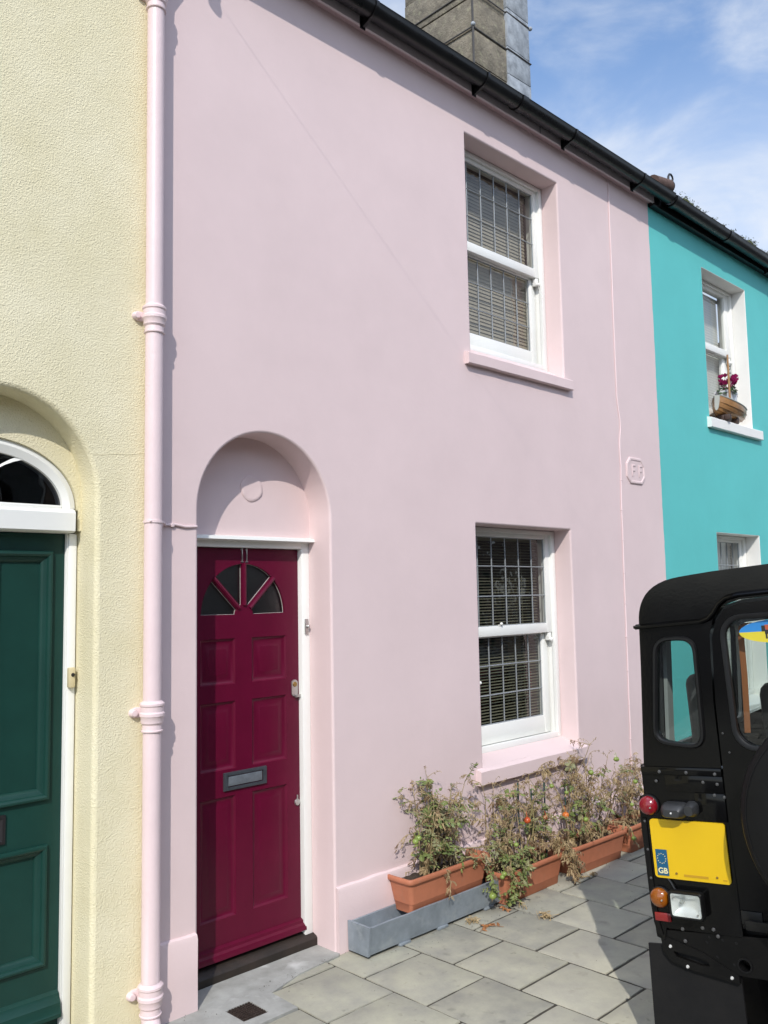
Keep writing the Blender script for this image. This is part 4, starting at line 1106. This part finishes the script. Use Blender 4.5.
tomato_plant((4.190, -.138, .144), 'tangled tomato plant with green lower leaves and red fruit in the second planter', 34, .27, .52, 17, .38,
    droop=[([(-.16, -.02, .10), (-.22, -.08, .12), (-.26, -.12, .06), (-.25, -.125, -.05), (-.24, -.13, -.11)], 0, 2, 1.0),
           ([(-.10, -.02, .12), (-.12, -.09, .12), (-.16, -.12, .05), (-.18, -.13, -.03)], 0, 2, 1.1),
           ([(.14, -.02, .14), (.22, -.09, .14), (.30, -.12, .06), (.33, -.13, -.03), (.34, -.13, -.09)], 1, 3, 1.15),
           ([(.10, -.02, .10), (.24, -.08, .10), (.31, -.12, .02), (.30, -.13, -.06)], 1, 3, 1.1)],
    tomatoes=[(-.05, -.075, .275, .020, 'tom_red'), (.135, -.07, .255, .015, 'tom_red'), (.325, -.08, .235, .021, 'tom_orange'), (-.18, -.09, .17, .014, 'tom_green'), (.22, -.06, .42, .014, 'tom_green')],
    canes=[(.0, .02, .46), (.14, .03, .40), (.26, .02, .42)])
tomato_plant((4.868, -.148, .144), 'tall mostly dried tomato plant with pale green fruit in the third planter', 57, .27, .61, 19, .20, lean_=.03,
    droop=[([(.18, -.03, .08), (.27, -.09, .08), (.325, -.11, .02), (.33, -.12, -.07)], 1, 1, .8)],
    tomatoes=[(-.06, -.07, .44, .017, 'tom_green'), (.28, -.05, .47, .017, 'tom_green'), (.25, -.06, .475, .014, 'tom_green'), (.47, -.07, .30, .017, 'tom_green'), (-.14, -.07, .17, .017, 'tom_green'), (.33, -.12, -.03, .015, 'tom_green'), (-.32, -.06, .36, .013, 'tom_green')],
    canes=[(-.2, .03, .38)])
tomato_plant((5.500, -.148, .144), 'dried tomato plant nearest the black vehicle in the farthest planter', 73, .25, .40, 11, .18, tomatoes=[(-.22, -.07, .16, .014, 'tom_green')])

# fallen leaves on the paving
def fallen(loc, label, m_, seed, s=1.0, rz=0.0):
    rg = random.Random(seed); mb = MB()
    c = Vector((0, 0, .006)); d = Vector((1, 0, .1))
    mb.tube([c - d * .02 * s, c + d * .05 * s], .0013, 4)
    for k in range(5):
        a = (-1.2, -.6, 0, .6, 1.2)[k]
        leaflet(mb, c + Vector((.014 * k * s, 0, 0)), Vector((math.cos(a), math.sin(a), rg.uniform(.1, .6))), Vector((rg.gauss(0, .5), rg.gauss(0, .5), 1)), .030 * s, .007 * s, rg.uniform(.4, 1.2))
    o = mb.build('fallen_leaf', m_, None, smooth=False, normals=False); o.location = loc; o.rotation_euler.z = rz
    return tag(o, label, 'leaf', 'leaves fallen on the paving')
def litter(loc, label, seed, s=1.0):
    rg = random.Random(seed); mb = MB()
    for k in range(46):
        a = rg.uniform(0, 6.283); q = rg.uniform(0, .045) * s
        c = Vector((math.cos(a) * q, math.sin(a) * q, .006 + rg.uniform(0, .018) * s))
        d = Vector((rg.gauss(0, 1), rg.gauss(0, 1), rg.gauss(0, .35))).normalized()
        if k % 3 == 0: mb.tube([c - d * .03 * s, c + d * .03 * s], .0012, 4)
        else: leaflet(mb, c, d, Vector((rg.gauss(0, .5), rg.gauss(0, .5), 1)), .022 * s, .005 * s, .6)
    o = mb.build('dry_twigs', M['leaf_dry'], None, smooth=False, normals=False); o.location = loc
    return tag(o, label, 'dry twigs')
PAVE = .001
# grit and crumbs along the foot of the wall and in the joints
rg = random.Random(77); mb = MB()
for k in range(620):
    q = rg.random()
    if q < .5: x, y = rg.uniform(1.9, 6.2), -.025 - abs(rg.gauss(0, .05))
    elif q < .8: x, y = rg.uniform(3.0, 5.6), -.22 - abs(rg.gauss(0, .10))
    else: x, y = rg.uniform(2.0, 5.5), rg.uniform(-1.5, -.05)
    r_ = rg.uniform(.0012, .0042); c = Vector((x, y, .0015 + r_ * .4 + (.0075 if y > -.3 and x < 2.9 else 0)))
    v4 = [c + Vector((rg.uniform(-1, 1), rg.uniform(-1, 1), rg.uniform(-.5, .8))) * r_ for _ in range(4)]
    for t_ in ((0, 1, 2), (0, 1, 3), (1, 2, 3), (0, 2, 3)): mb.face([v4[i] for i in t_])
o = mb.build('grit', M['soil'], None, smooth=False); o['kind'] = 'stuff'; o['label'] = 'crumbs of soil and grit scattered along the foot of the wall'; o['category'] = 'grit'
fallen((3.56, -.335, PAVE), 'rusty orange leaf fallen alone below the end of the grey trough', M['leaf_rust'], 1, 1.0, .4)
fallen((3.66, -.370, PAVE), 'larger orange leaf lying flat out on the paving before the second planter', M['leaf_rust'], 2, 1.15, 2.2)
fallen((3.98, -.185, PAVE), 'curled brown leaf tucked between the grey trough and second planter', M['leaf_dry'], 3, 1.2, 1.0)
fallen((3.90, -.215, PAVE), 'rusty leaf against the front corner of the second planter', M['leaf_rust'], 4, 1.0, 4.0)
fallen((4.62, -.245, PAVE), 'small dull brown leaf on the joint before the third planter', M['leaf_dry'], 5, .7, 5.0)
litter((3.93, -.465, PAVE), 'clump of dry twigs lying in the open middle of the paving', 9, 1.0)
litter((3.62, -.225, PAVE), 'scatter of dark withered bits under the trailing green tomato', 12, .8)
litter((4.70, -.275, PAVE), 'thin dry sprig on the paving in front of the third planter', 15, .5)

# ------------------------------------------------------------------ BLACK OFF-ROAD VEHICLE
Lv = Vector((-0.136, .988, -.071)).normalized()
Fv = Lv.cross(Vector((0, 0, 1))).normalized(); Vv = Fv.cross(Lv).normalized()
if Vv.z < 0: Vv = -Vv
P0 = Vector((3.007, -1.768, .789))
base = P0 - Lv * .64 - Vv * .88
car = thing('off_road_vehicle', 'black boxy off-road vehicle with yellow number plate, seen from behind at the kerb', 'car', (0, 0, 0), shift=False)
car.matrix_world = Matrix(((Fv.x, Lv.x, Vv.x, base.x), (Fv.y, Lv.y, Vv.y, base.y), (Fv.z, Lv.z, Vv.z, base.z), (0, 0, 0, 1)))
A = lambda a, v: (.64 - a, .88 + v)               # measured plate-centred coordinates to local (y, z)
YZ = lambda u, v, d: (d, u, v)
mir = lambda pts: [(-y, z) for y, z in reversed(pts)]
# rear panel of the hard top
lh = [(.776, 1.168), (.760, 1.35), (.744, 1.53), (.732, 1.69), (.7300, 1.712), (.7255, 1.734), (.7185, 1.755), (.7085, 1.775), (.6955, 1.793), (.680, 1.808), (.661, 1.821), (.640, 1.831), (.617, 1.839), (.590, 1.8445), (.56, 1.848), (.52, 1.851), (.44, 1.856), (.25, 1.862), (0, 1.868)]
outer = lh + mir(lh[:-1])
dl = [(.488, 1.168), (.486, 1.40), (.470, 1.625), (.452, 1.682), (.415, 1.725), (.36, 1.742), (.2, 1.748)]
door_top = dl + mir(dl)
notch = [(.490, 1.168)] + [(y + .007 if y > .4 else y, z + .006) for y, z in dl] 
outer2 = lh + mir(lh[:-1]) + [(-y, z) for y, z in notch] + list(reversed(notch))
def qwin(s, o=0.0):
    b = [(.708, 1.285), (.668, 1.615), (.545, 1.612), (.560, 1.262), (.690, 1.262)]
    # rounded quadrilateral following the slope of the body side
    c = [(.716 + o, 1.262 - o), (.672 + o, 1.622 + o), (.538 - o, 1.620 + o), (.549 - o, 1.242 - o)]
    out = []
    r_ = .050 + o
    for i in range(4):
        p, a_, b_ = Vector(c[i]), Vector(c[i - 1]), Vector(c[(i + 1) % 4])
        da, db = (a_ - p).normalized(), (b_ - p).normalized()
        for k in range(7):
            t = k / 6
            q = (p + da * r_) * (1 - t) ** 2 + p * 2 * t * (1 - t) + (p + db * r_) * t * t
            out.append((q.x * s, q.y))
    return out
mb = MB()
mb.plate(outer2, [qwin(1, .001), qwin(-1, .001)], YZ, 0.0, .035)
# roof skin and sides
rf_l = lh[3:]
rfp = rf_l + mir(rf_l[:-1])
mb.rings([[(x, y * s, z - dz) for y, z in rfp] for x, s, dz in ((.0, .990, .010), (.004, .997, .003), (.014, 1.002, 0), (.6, 1.004, -.004), (1.4, 1.004, -.004), (2.20, 1.0, .0), (2.24, .98, .03))], False)
mb.build('hard_top', M['black'], car, angle=38)
side_pts = lambda x, s, z: (x, s * (.776 - (z - 1.168) * .084), z)
for s in (1, -1):
    mb = MB()
    f3 = lambda u, v, d: (u, s * (.776 - max(0, v - 1.168) * .084) - s * d, v)
    wins = [rrect(.175, 1.14, 1.205, 1.645, .04, 4), rrect(1.25, 2.06, 1.205, 1.645, .04, 4)]
    mb.plate(rect(.036, 2.19, 1.168, 1.70), wins, f3, 0, .03)
    sp_ = mb.build('side_panel', M['black'], car, smooth=False)
    mb = MB()
    for wn in (rect(.17, 1.145, 1.20, 1.65), rect(1.245, 2.065, 1.20, 1.65)): mb.fill(wn, [], lambda u, v: f3(u, v, .014))
    mb.build('side_window', M['glass_car'], sp_, smooth=False)
    mb = MB()
    for wn in (rrect(.150, 1.155, 1.190, 1.660, .05, 4),): mb.plate(wn, [rrect(.205, 1.115, 1.215, 1.640, .035, 4)], f3, .032, .046)
    mb.build('window_trim', M['headlining'], sp_, smooth=False)
mb = MB()
mb.rings([[(x, y, z) for y, z in [(.70, 1.655), (.68, 1.78), (.4, 1.825), (0, 1.83), (-.4, 1.825), (-.68, 1.78), (-.70, 1.655)]] for x in (.05, 2.18)], False)
mb.build('headlining', M['black2'], car)
# quarter windows
for s in (1, -1):
    mb = MB()
    o_, i_ = qwin(s, .013), qwin(s, -.003); m1 = qwin(s, .009); m2 = qwin(s, .001)
    mb.rings([[(x, y, z) for y, z in q] for q, x in ((o_, -.001), (qwin(s, .011), -.009), (m1, -.013), (m2, -.013), (i_, -.008), (i_, .012))])
    sl_ = mb.build('window_seal', M['rubber'], car)
    mb = MB(); mb.fill(qwin(s, -.001), [], lambda u, v: (.006, u, v)); mb.build('quarter_window', M['glass_car'], sl_, smooth=False)
# gutter rail across the back
mb = MB()
half = [(.744, 1.674), (.66, 1.677), (.50, 1.680), (.474, 1.688), (.452, 1.708), (.430, 1.738), (.405, 1.755), (.36, 1.764), (.2, 1.768), (0, 1.769)]
pth = [(-.012, y, z) for y, z in half] + [(-.012, -y, z) for y, z in reversed(half[:-1])]
mb.tube(pth, .0072, 8)
mb.rings([[(x, y, z) for x, z in ((-.016, z_ + .004), (-.002, z_ + .012), (-.002, z_ - .004))] for y, z_ in [(p[1], p[2]) for p in pth]], True, True, True)
mb.box(.0, 2.2, .732, .757, 1.670, 1.682, .003); mb.box(.0, 2.2, -.757, -.732, 1.670, 1.682, .003)
mb.build('rain_gutter', M['black'], car)
# tub: rear corners, sides with wheel arches
mb = MB()
for s in (1, -1):
    c_ = [(.492, .605), (.492, 1.1395), (.782, 1.1395), (.785, 1.066), (.806, 1.056), (.812, 1.03), (.810, .99), (.806, .70), (.798, .566), (.770, .556), (.760, .600)]
    mb.plate([(s * y, z) for y, z in c_], [], YZ, .0, .03)
    arch_pts = [(.26, .60)] + arc(.75, .50, .47, .42, 168, 12, 14) + [(1.24, .55)]
    sd_ = [(.031, .60)] + arch_pts + [(2.25, .55), (2.25, 1.14), (.031, 1.14)]
    mb.plate(sd_, [], lambda u, v, d: (u, s * (.800 - d), v), 0, .02)
    mb.rings([[(u, s * y, v) for u, v in arc(.75, .50, .47, .42, 175, 5, 14)] for y in (.84, .80, .45)], False)
tub = mb.build('tub', M['black'], car, smooth=False)
mb = MB()
mb.box(-.010, .03, .494, .784, 1.140, 1.1675, .003); mb.box(-.010, .03, -.784, -.494, 1.140, 1.1675, .003)
for s in (1, -1):
    mb.box(.03, 2.25, min(s * .77, s * .802), max(s * .77, s * .802), 1.1405, 1.1675, .003)
    mb.box(-.006, -.0005, min(s * .494, s * .70), max(s * .494, s * .70), 1.082, 1.139, .001)
mb.box(-.006, -.0005, .494, .600, .985, 1.080, .001)
mb.build('waist_rail', M['black'], car)
mb = MB()                                                   # corner capping strip
mb.rings([[(-.005, y, z), (-.005, y + .020, z), (.004, y + .024, z), (.004, y, z)] for y, z in ((.772, .575), (.782, .62), (.787, .70), (.789, .98))], True, True, True)
mb.build('corner_capping', M['black2'], car)
def rivet(a, v, r_=.0055, m_='rivet', x=-.002):
    mb = MB(); y, z = A(a, v); mb.lathe([(.0, x - r_ * .6), (r_ * .7, x - r_ * .45), (r_, x)], 'x', (0, y, z), 10, False); mb.build('rivet', M[m_], tub)
for a, v in ((-.076, .270), (.022, .270), (.123, .268)): rivet(a, v, .0062, x=-.010)
for a, v in ((-.093, .236), (.077, .238), (.126, .233), (.112, .195), (.146, .190)): rivet(a, v, .006, x=-.006)
for v in (.09, -.01, -.11): rivet(-.1545, v, .005, x=-.005)
for a, v in ((-.060, -.275), (-.055, -.315), (.012, -.262), (.05, -.262), (.063, -.283)): rivet(a, v, .007)
# number plate
mb = MB(); c_ = [A(a, v) for a, v in ((-.138, -.108), (.138, -.108), (.138, .106), (-.138, .106))]
def plate_pts(i, r_=.012): return [(.64 - u, .88 + v) for u, v in rrect(-.1345 + i, .1345 - i, -.103 + i, .101 - i, r_, 4)]
mb.plate(plate_pts(0), [], YZ, -.010, -.0005)
np_ = mb.build('number_plate', M['plate'], car, smooth=False)
mb = MB(); mb.plate([A(a, v) for a, v in ((-.1235, -.094), (-.082, -.094), (-.082, -.004), (-.1235, -.004))], [], YZ, -.0125, -.0105); mb.build('country_band', M['plate_blue'], np_, smooth=False)
mb = MB()
for k in range(12):
    y, z = A(-.103 + .0150 * math.cos(R(30 * k)), -.035 + .0170 * math.sin(R(30 * k)))
    st5 = [(y + (.0026 if j % 2 == 0 else .0011) * math.sin(R(36 * j)), z + (.0026 if j % 2 == 0 else .0011) * math.cos(R(36 * j))) for j in range(10)]
    mb.fill(st5, [], lambda u, v: (-.0131, u, v))
mb.build('star_ring', M['plate_text'], np_, smooth=False)
def text(body, parent, name, m_, size, local, bold=.0):
    cu = bpy.data.curves.new(name, 'FONT'); cu.body = body; cu.size = size; cu.align_x = 'CENTER'; cu.align_y = 'CENTER'; cu.offset = bold; cu.extrude = .0003
    o = bpy.data.objects.new(name, cu); col.objects.link(o)
    dg = bpy.context.evaluated_depsgraph_get(); me = bpy.data.meshes.new_from_object(o.evaluated_get(dg))
    bpy.data.objects.remove(o); me.materials.clear(); me.materials.append(m_)
    o = bpy.data.objects.new(name, me); col.objects.link(o)
    me.transform(Matrix(((0, 0, 1, 0), (-1, 0, 0, 0), (0, 1, 0, 0), (0, 0, 0, 1))))   # text plane to the vehicle's back (reads left to right from behind)
    me.transform(Matrix.Translation(local)); o.parent = parent
    return o
y, z = A(-.1025, -.078)
text('GB', np_, 'country_letters', M['plate_text'], .027, (-.0132, y, z), .0006)
mb = MB(); mb.plate([A(a, v) for a, v in ((-.028, -.091), (.058, -.091), (.058, -.083), (-.028, -.083))], [], YZ, -.0113, -.0102)
mb.plate([A(a, v) for a, v in ((.108, -.092), (.122, -.092), (.122, -.088), (.108, -.088))], [], YZ, -.0113, -.0102); mb.build('maker_strip', M['plate_mark'], np_, smooth=False)
for a in (-.055, .088):
    mb = MB(); y, z = A(a, -.083); mb.lathe([(.0, -.0135), (.0035, -.013), (.0045, -.010)], 'x', (0, y, z), 10, False); mb.build('screw', M['brass'], np_)
# lamps
def dome(name, a, v, r_, m_, h=.038):
    y, z = A(a, v)
    mb = MB(); mb.lathe([(r_ + .004, .0), (r_ + .004, -.010), (r_ - .002, -.012)], 'x', (0, y, z), 28, False); b_ = mb.build(name, M['rubber'], car)
    mb = MB(); mb.lathe([(r_, -.006), (r_, -.018)] + [(r_ * math.cos(R(t)), -.018 - (h - .018) * math.sin(R(t))) for t in (15, 30, 45, 60, 75)] + [(.001, -h)], 'x', (0, y, z), 32, False); mb.build('lens', M[m_], b_)
    mb = MB(); mb.lathe([(.0, -h - .003), (.003, -h - .002), (.004, -h + .004)], 'x', (0, y - r_ * .45, z - r_ * .1), 8, False); mb.build('screw', M['steel'], b_)
dome('tail_lamp', -.130, .149, .0335, 'red_lens'); dome('indicator_lamp', -.126, -.172, .0335, 'amber_lens')
def right_side_lamps():
    for a, v, m_ in ((1.41, .149, 'red_lens'), (1.41, -.172, 'amber_lens')): dome('tail_lamp' if m_ == 'red_lens' else 'indicator_lamp', a, v, .0335, m_)
right_side_lamps()
# number plate lamp: two-lobed hood
mb = MB()
def lobe(y, z, hy, hz, x): return [(x, u, v) for u, v in rrect(y - hy, y + hy, z - hz, z + hz, min(hy, hz) * .75, 5)]
y, z = A(-.030, .140)
mb.rings([lobe(y, z, .046, .026, -.001), lobe(y, z + .001, .045, .026, -.03), lobe(y, z - .001, .040, .021, -.052), lobe(y, z - .005, .028, .012, -.064)], True, True, True)
pl_ = mb.build('plate_lamp', M['grey_plastic'], car)
y2, z2 = A(.030, .146)
mb = MB(); mb.rings([lobe(y2, z2, .022, .025, -.001), lobe(y2, z2, .021, .024, -.030), lobe(y2 + .004, z2 - .002, .014, .017, -.046)], True, True, True); mb.build('lamp_window', M['grey_plastic'], pl_)
mb = MB(); mb.lathe([(.0, -.068), (.0035, -.066), (.004, -.06)], 'x', (0, y, z - .003), 8, False); mb.build('screw', M['bolt'], pl_)
# reversing lamp
mb = MB(); y, z = A(-.024, -.182)
lobe = lambda y, z, hy, hz, x: [(x, u, v) for u, v in rrect(y - hy, y + hy, z - hz, z + hz, .010, 5)]
mb.rings([lobe(y, z, .056, .042, -.001), lobe(y, z, .060, .046, -.02), lobe(y, z, .060, .046, -.040), lobe(y, z, .057, .043, -.045), lobe(y, z, .0535, .0395, -.045), lobe(y, z, .052, .038, -.006)], True, True, True)
rl = mb.build('reversing_lamp', M['rubber'], car)
mb = MB()
mb.rings([[(x, u, v) for u, v in rrect(y - a_, y + a_, z - b_, z + b_, .008)] for a_, b_, x in ((.052, .038, -.041), (.048, .034, -.030), (.036, .024, -.018), (.015, .012, -.012))], True, False, True); mb.build('reflector_bowl', M['chrome'], rl)
mb = MB(); mb.lathe([(.0, -.036), (.006, -.034), (.008, -.026), (.006, -.012)], 'x', (0, y + .018, z + .008), 14, False); mb.build('bulb', M['clear_lens'], rl)
mb = MB(); mb.plate(rrect(y - .0535, y + .0535, z - .0395, z + .0395, .008), [], YZ, -.0435, -.0425); mb.build('lens', M['glass_lamp'], rl, smooth=False)
for sy in (-.040, .040):
    mb = MB(); mb.lathe([(.0, -.0465), (.003, -.046), (.004, -.042)], 'x', (0, y + sy, z + (.026 if sy > 0 else -.026)), 8, False); mb.build('screw', M['steel'], rl)
mb = MB(); mb.box(-.0075, -.0005, *sorted((.64 + .157 - .002, .64 + .096)), .88 - .256, .88 - .227, .002); mb.build('reflector', M['red_refl'], car)
mb = MB(); mb.tube([(-.006, *A(-.09, -.105)), (-.010, *A(-.078, -.118)), (-.012, *A(-.066, -.140)), (-.012, *A(-.060, -.165))], .0028, 6); mb.build('lamp_cable', M['grey_plastic'], car)
# rear door
mb = MB()
dwin = rrect(-.430, .430, 1.238, 1.690, .070, 6)
dpts = [(.484, .640), (.487, 1.0)] + [(y - .004, z - .006) for y, z in dl[1:]] 
dout = dpts + mir(dpts)
mb.plate(dout, [dwin], YZ, -.014, .022)
rd = mb.build('rear_door', M['black'], car, smooth=False)
mb = MB()
wo, wi = rrect(-.438, .438, 1.230, 1.698, .078, 6), rrect(-.420, .420, 1.247, 1.680, .062, 6)
mb.rings([[(x, u, v) for u, v in q] for q, x in ((wo, -.0142), (rrect(-.436, .436, 1.232, 1.696, .076, 6), -.018), (rrect(-.424, .424, 1.244, 1.684, .065, 6), -.018), (wi, -.016), (wi, .006))])
mb.build('window_seal', M['rubber'], rd)
mb = MB(); mb.fill(dwin, [], lambda u, v: (.003, u, v)); mb.build('door_window', M['glass_car'], rd, smooth=False)
mb = MB(); mb.box(-.020, -.0145, .484 - .07, .484, .655, .70, .002); mb.box(-.030, -.0145, -.46, .470, .640, .672, .003); mb.build('door_foot', M['rubber'], rd)
for (a, v) in ((.185, .345), (.170, .41)):
    mb = MB(); y, z = A(a, v); mb.lathe([(.0, -.017), (.0028, -.0165), (.0034, -.014)], 'x', (0, y, z), 8, False); mb.build('rivet', M['rivet'], rd)
# sticker inside the door glass
sc_y, sc_z, sw, sh = A(.395, 0)[0], 1.633, .130, .040
def ell(w_, h_, a0, a1, n_=24): return [(sc_y + w_ * math.cos(R(a0 + (a1 - a0) * i / n_)), sc_z + h_ * math.sin(R(a0 + (a1 - a0) * i / n_))) for i in range(n_ + 1)]
mb = MB()
mb.mi = 0; mb.fill(ell(sw, sh, 0, 180), [], lambda u, v: (.0010, u, v))
mb.mi = 1; mb.fill(ell(sw, sh, 180, 360), [], lambda u, v: (.0010, u, v))
mb.mi = 2; mb.fill([(sc_y + .044, sc_z + .022), (sc_y - .05, sc_z + .026), (sc_y - .06, sc_z + .008), (sc_y + .040, sc_z + .004)], [], lambda u, v: (.0004, u, v))
mb.mi = 3
for (y, z, w_, h_) in ((.048, .010, .006, .020), (.036, -.002, .008, .014), (.040, -.016, .003, .018), (.028, -.016, .003, .018), (-.02, -.002, .03, .006)):
    mb.fill(rect(sc_y + y - w_, sc_y + y + w_, sc_z + z - h_ / 2, sc_z + z + h_ / 2), [], lambda u, v: (.0002, u, v))
mb.build('oval_sticker', [M['stk_blue'], M['stk_yellow'], M['stk_red'], M['stk_dark']], rd, smooth=False)
# spare wheel with vinyl cover
mb = MB()
mb.lathe([(.0, -.212), (.12, -.213), (.25, -.212), (.345, -.208), (.364, -.199), (.373, -.180), (.375, -.12), (.368, -.05), (.345, -.032), (.0, -.030)], 'x', (0, .020, 1.033), 64, False)
mb.tube([(-.2065, 0.020 + .350 * math.cos(R(t * 6)), 1.033 + .350 * math.sin(R(t * 6))) for t in range(61)], .0025, 6, False)
mb.build('spare_wheel_cover', M['vinyl'], car, angle=50)
# chassis crossmember, bracket and mudflaps
mb = MB()
xo = [(.776, .590), (.40, .612), (-.40, .612), (-.776, .590), (-.776, .555), (-.60, .490), (.35, .475), (.55, .475), (.72, .540), (.776, .556)]
hy, hz = A(.141, -.368)
mb.plate(xo, [[(hy + .020 * math.cos(R(t)), hz + .020 * math.sin(R(t))) for t in range(0, 360, 20)]], YZ, .006, .060)
cm = mb.build('rear_crossmember', M['black2'], car, smooth=False)
mb = MB(); mb.lathe([(.024, .006), (.024, .0), (.020, .0), (.020, .05)], 'x', (0, hy, hz), 20, False)
mb.build('jacking_hole', M['rubber'], cm)
for a, v in ((.03, -.292), (.075, -.296), (.12, -.30), (.02, -.31), (.05, -.355), (.105, -.372)):
    mb = MB(); y, z = A(a, v); mb.lathe([(.0, .0045), (.0045, .005), (.005, .0065)], 'x', (0, y, z), 10, False); mb.build('rivet', M['rubber'], cm)
mb = MB()
for s in (1, -1):
    fl = [A(a, v) for a, v in ((-.203, -.350), (-.150, -.346), (.118, -.402), (.118, -.700), (-.215, -.700))]
    mb = MB(); n_ = 6
    mb.plate([(s * y, z) for y, z in fl], [], YZ, .020, .030); fo = mb.build('mudflap', M['flap'], car, smooth=False)
    bk = [A(a, v) for a, v in ((-.146, -.318), (-.120, -.312), (.0, -.345), (.117, -.405), (.117, -.432), (-.03, -.415), (-.112, -.395), (-.140, -.365))]
    sl_ = [A(a, v) for a, v in ((-.105, -.357), (-.02, -.366), (.018, -.377), (.020, -.390), (-.01, -.391), (-.095, -.374))]
    mb = MB(); mb.plate([(s * y, z) for y, z in bk], [[(s * y, z) for y, z in sl_]], YZ, .002, .0195); bo = mb.build('mudflap_bracket', M['black2'], car, smooth=False)
    for a, v in ((-.113, -.342), (-.058, -.402), (.093, -.415)):
        mb = MB(); y, z = A(a, v); mb.lathe([(.0, -.005), (.0042, -.004), (.006, .0015)], 'x', (0, s * y, z), 12, False); mb.build('bolt', M['bolt'], bo)
# undercarriage and wheels
mb = MB(); mb.tube([(.75, -.62, .40), (.75, .62, .40)], .05, 14); mb.ball((.75, .15, .40), .15, 1, 1, 1)
mb.tube([(2.95, -.62, .40), (2.95, .62, .40)], .05, 14)
mb.box(.06, 3.6, .34, .42, .50, .60, .01); mb.box(.06, 3.6, -.42, -.34, .50, .60, .01); mb.box(.06, .25, -.33, .33, .46, .56, .02)
mb.tube([(.05, -.30, .40), (.6, -.34, .42), (1.4, -.3, .45)], .028, 12)
mb.build('chassis', M['black2'], car)
mb = MB(); mb.box(.035, 2.20, -.778, .778, .60, .64); mb.box(2.205, 2.23, -.77, .77, .56, 1.12); mb.build('floor', M['black2'], car)
for wx in (.75, 2.95):
    for s in (1, -1):
        mb = MB(); yc = s * .665
        mb.lathe([(.21, -.105), (.30, -.115), (.355, -.105), (.375, -.085), (.380, -.03), (.380, .03), (.375, .085), (.355, .105), (.30, .115), (.21, .105)], 'y', (wx, yc, .380), 48, False)
        wo_ = mb.build('wheel', M['rubber'], car)
        mb = MB(); mb.lathe([(.212, -.10), (.205, -.05), (.12, s * .04), (.08, s * .08), (.0, s * .09)], 'y', (wx, yc, .380), 32, False); mb.build('rim', M['grey_plastic'], wo_)
# bonnet, wings, windscreen, front
mb = MB()
mb.rings([[(x, y, z) for y, z in ((.80, zb_), (.80, zt_ - .05), (.76, zt_), (.4, zt_ + .03), (0, zt_ + .035), (-.4, zt_ + .03), (-.76, zt_), (-.80, zt_ - .05), (-.80, zb_))] for x, zb_, zt_ in ((2.26, .56, 1.14), (2.4, .56, 1.13), (2.41, .86, 1.13), (3.45, .86, 1.08), (3.52, .80, 1.05))], False, False, False)
mb.plate([(.80, .62), (.80, 1.02), (-.80, 1.02), (-.80, .62)], [], YZ, 3.52, 3.56)
mb.box(3.6, 3.68, -.82, .82, .50, .62, .01)
mb.build('bonnet', M['black'], car)
for s in (1, -1):
    mb = MB(); mb.lathe([(.0, 3.60), (.07, 3.59), (.09, 3.565)], 'x', (0, s * .58, .85), 24, False); mb.build('headlamp', M['clear_lens'], car)
mb = MB(); ws = lambda u, v, d: (2.25 - (v - 1.16) * .18 + d, u, v)
mb.plate([(.75, 1.15), (.71, 1.70), (-.71, 1.70), (-.75, 1.15)], [rrect(.04, .69, 1.20, 1.62, .03), rrect(-.69, -.04, 1.20, 1.62, .03)], ws, 0, .03)
wf = mb.build('windscreen_frame', M['black'], car, smooth=False)
mb = MB(); mb.fill(rect(-.70, .70, 1.19, 1.63), [], lambda u, v: ws(u, v, .015)); mb.build('windscreen', M['glass_car'], wf, smooth=False)
# seats and strap inside
for s in (1, -1):
    mb = MB(); yc = s * .42
    mb.box(1.25, 1.70, yc - .25, yc + .25, .80, .95, .04); mb.box(1.18, 1.31, yc - .25, yc + .25, .90, 1.36, .06, 3); st_ = mb.build('front_seat', M['seat'], car)
    mb = MB(); mb.box(1.16, 1.27, yc - .125, yc + .125, 1.34, 1.56, .05, 3); mb.build('headrest', M['seat'], st_)
mb = MB(); mb.box(.34, .43, .57, .715, .95, 1.47, .04, 3); mb.build('jump_seat', M['seat'], car)
mb = MB()
rear_strap = [A(.345, .770), A(.285, .785), A(.262, .775), A(.256, .74), A(.250, .60), A(.243, .50), A(.236, .404)]
mb.rings([[(.05, y - .010, z), (.05, y + .010, z), (.053, y + .010, z), (.053, y - .010, z)] for y, z in rear_strap], True, True, True); mb.build('strap', M['belt'], car)

for o in bpy.data.objects:
    if o.type == 'MESH' and o.parent is None and 'label' not in o.keys() and 'kind' not in o.keys(): print('UNTAGGED', o.name)
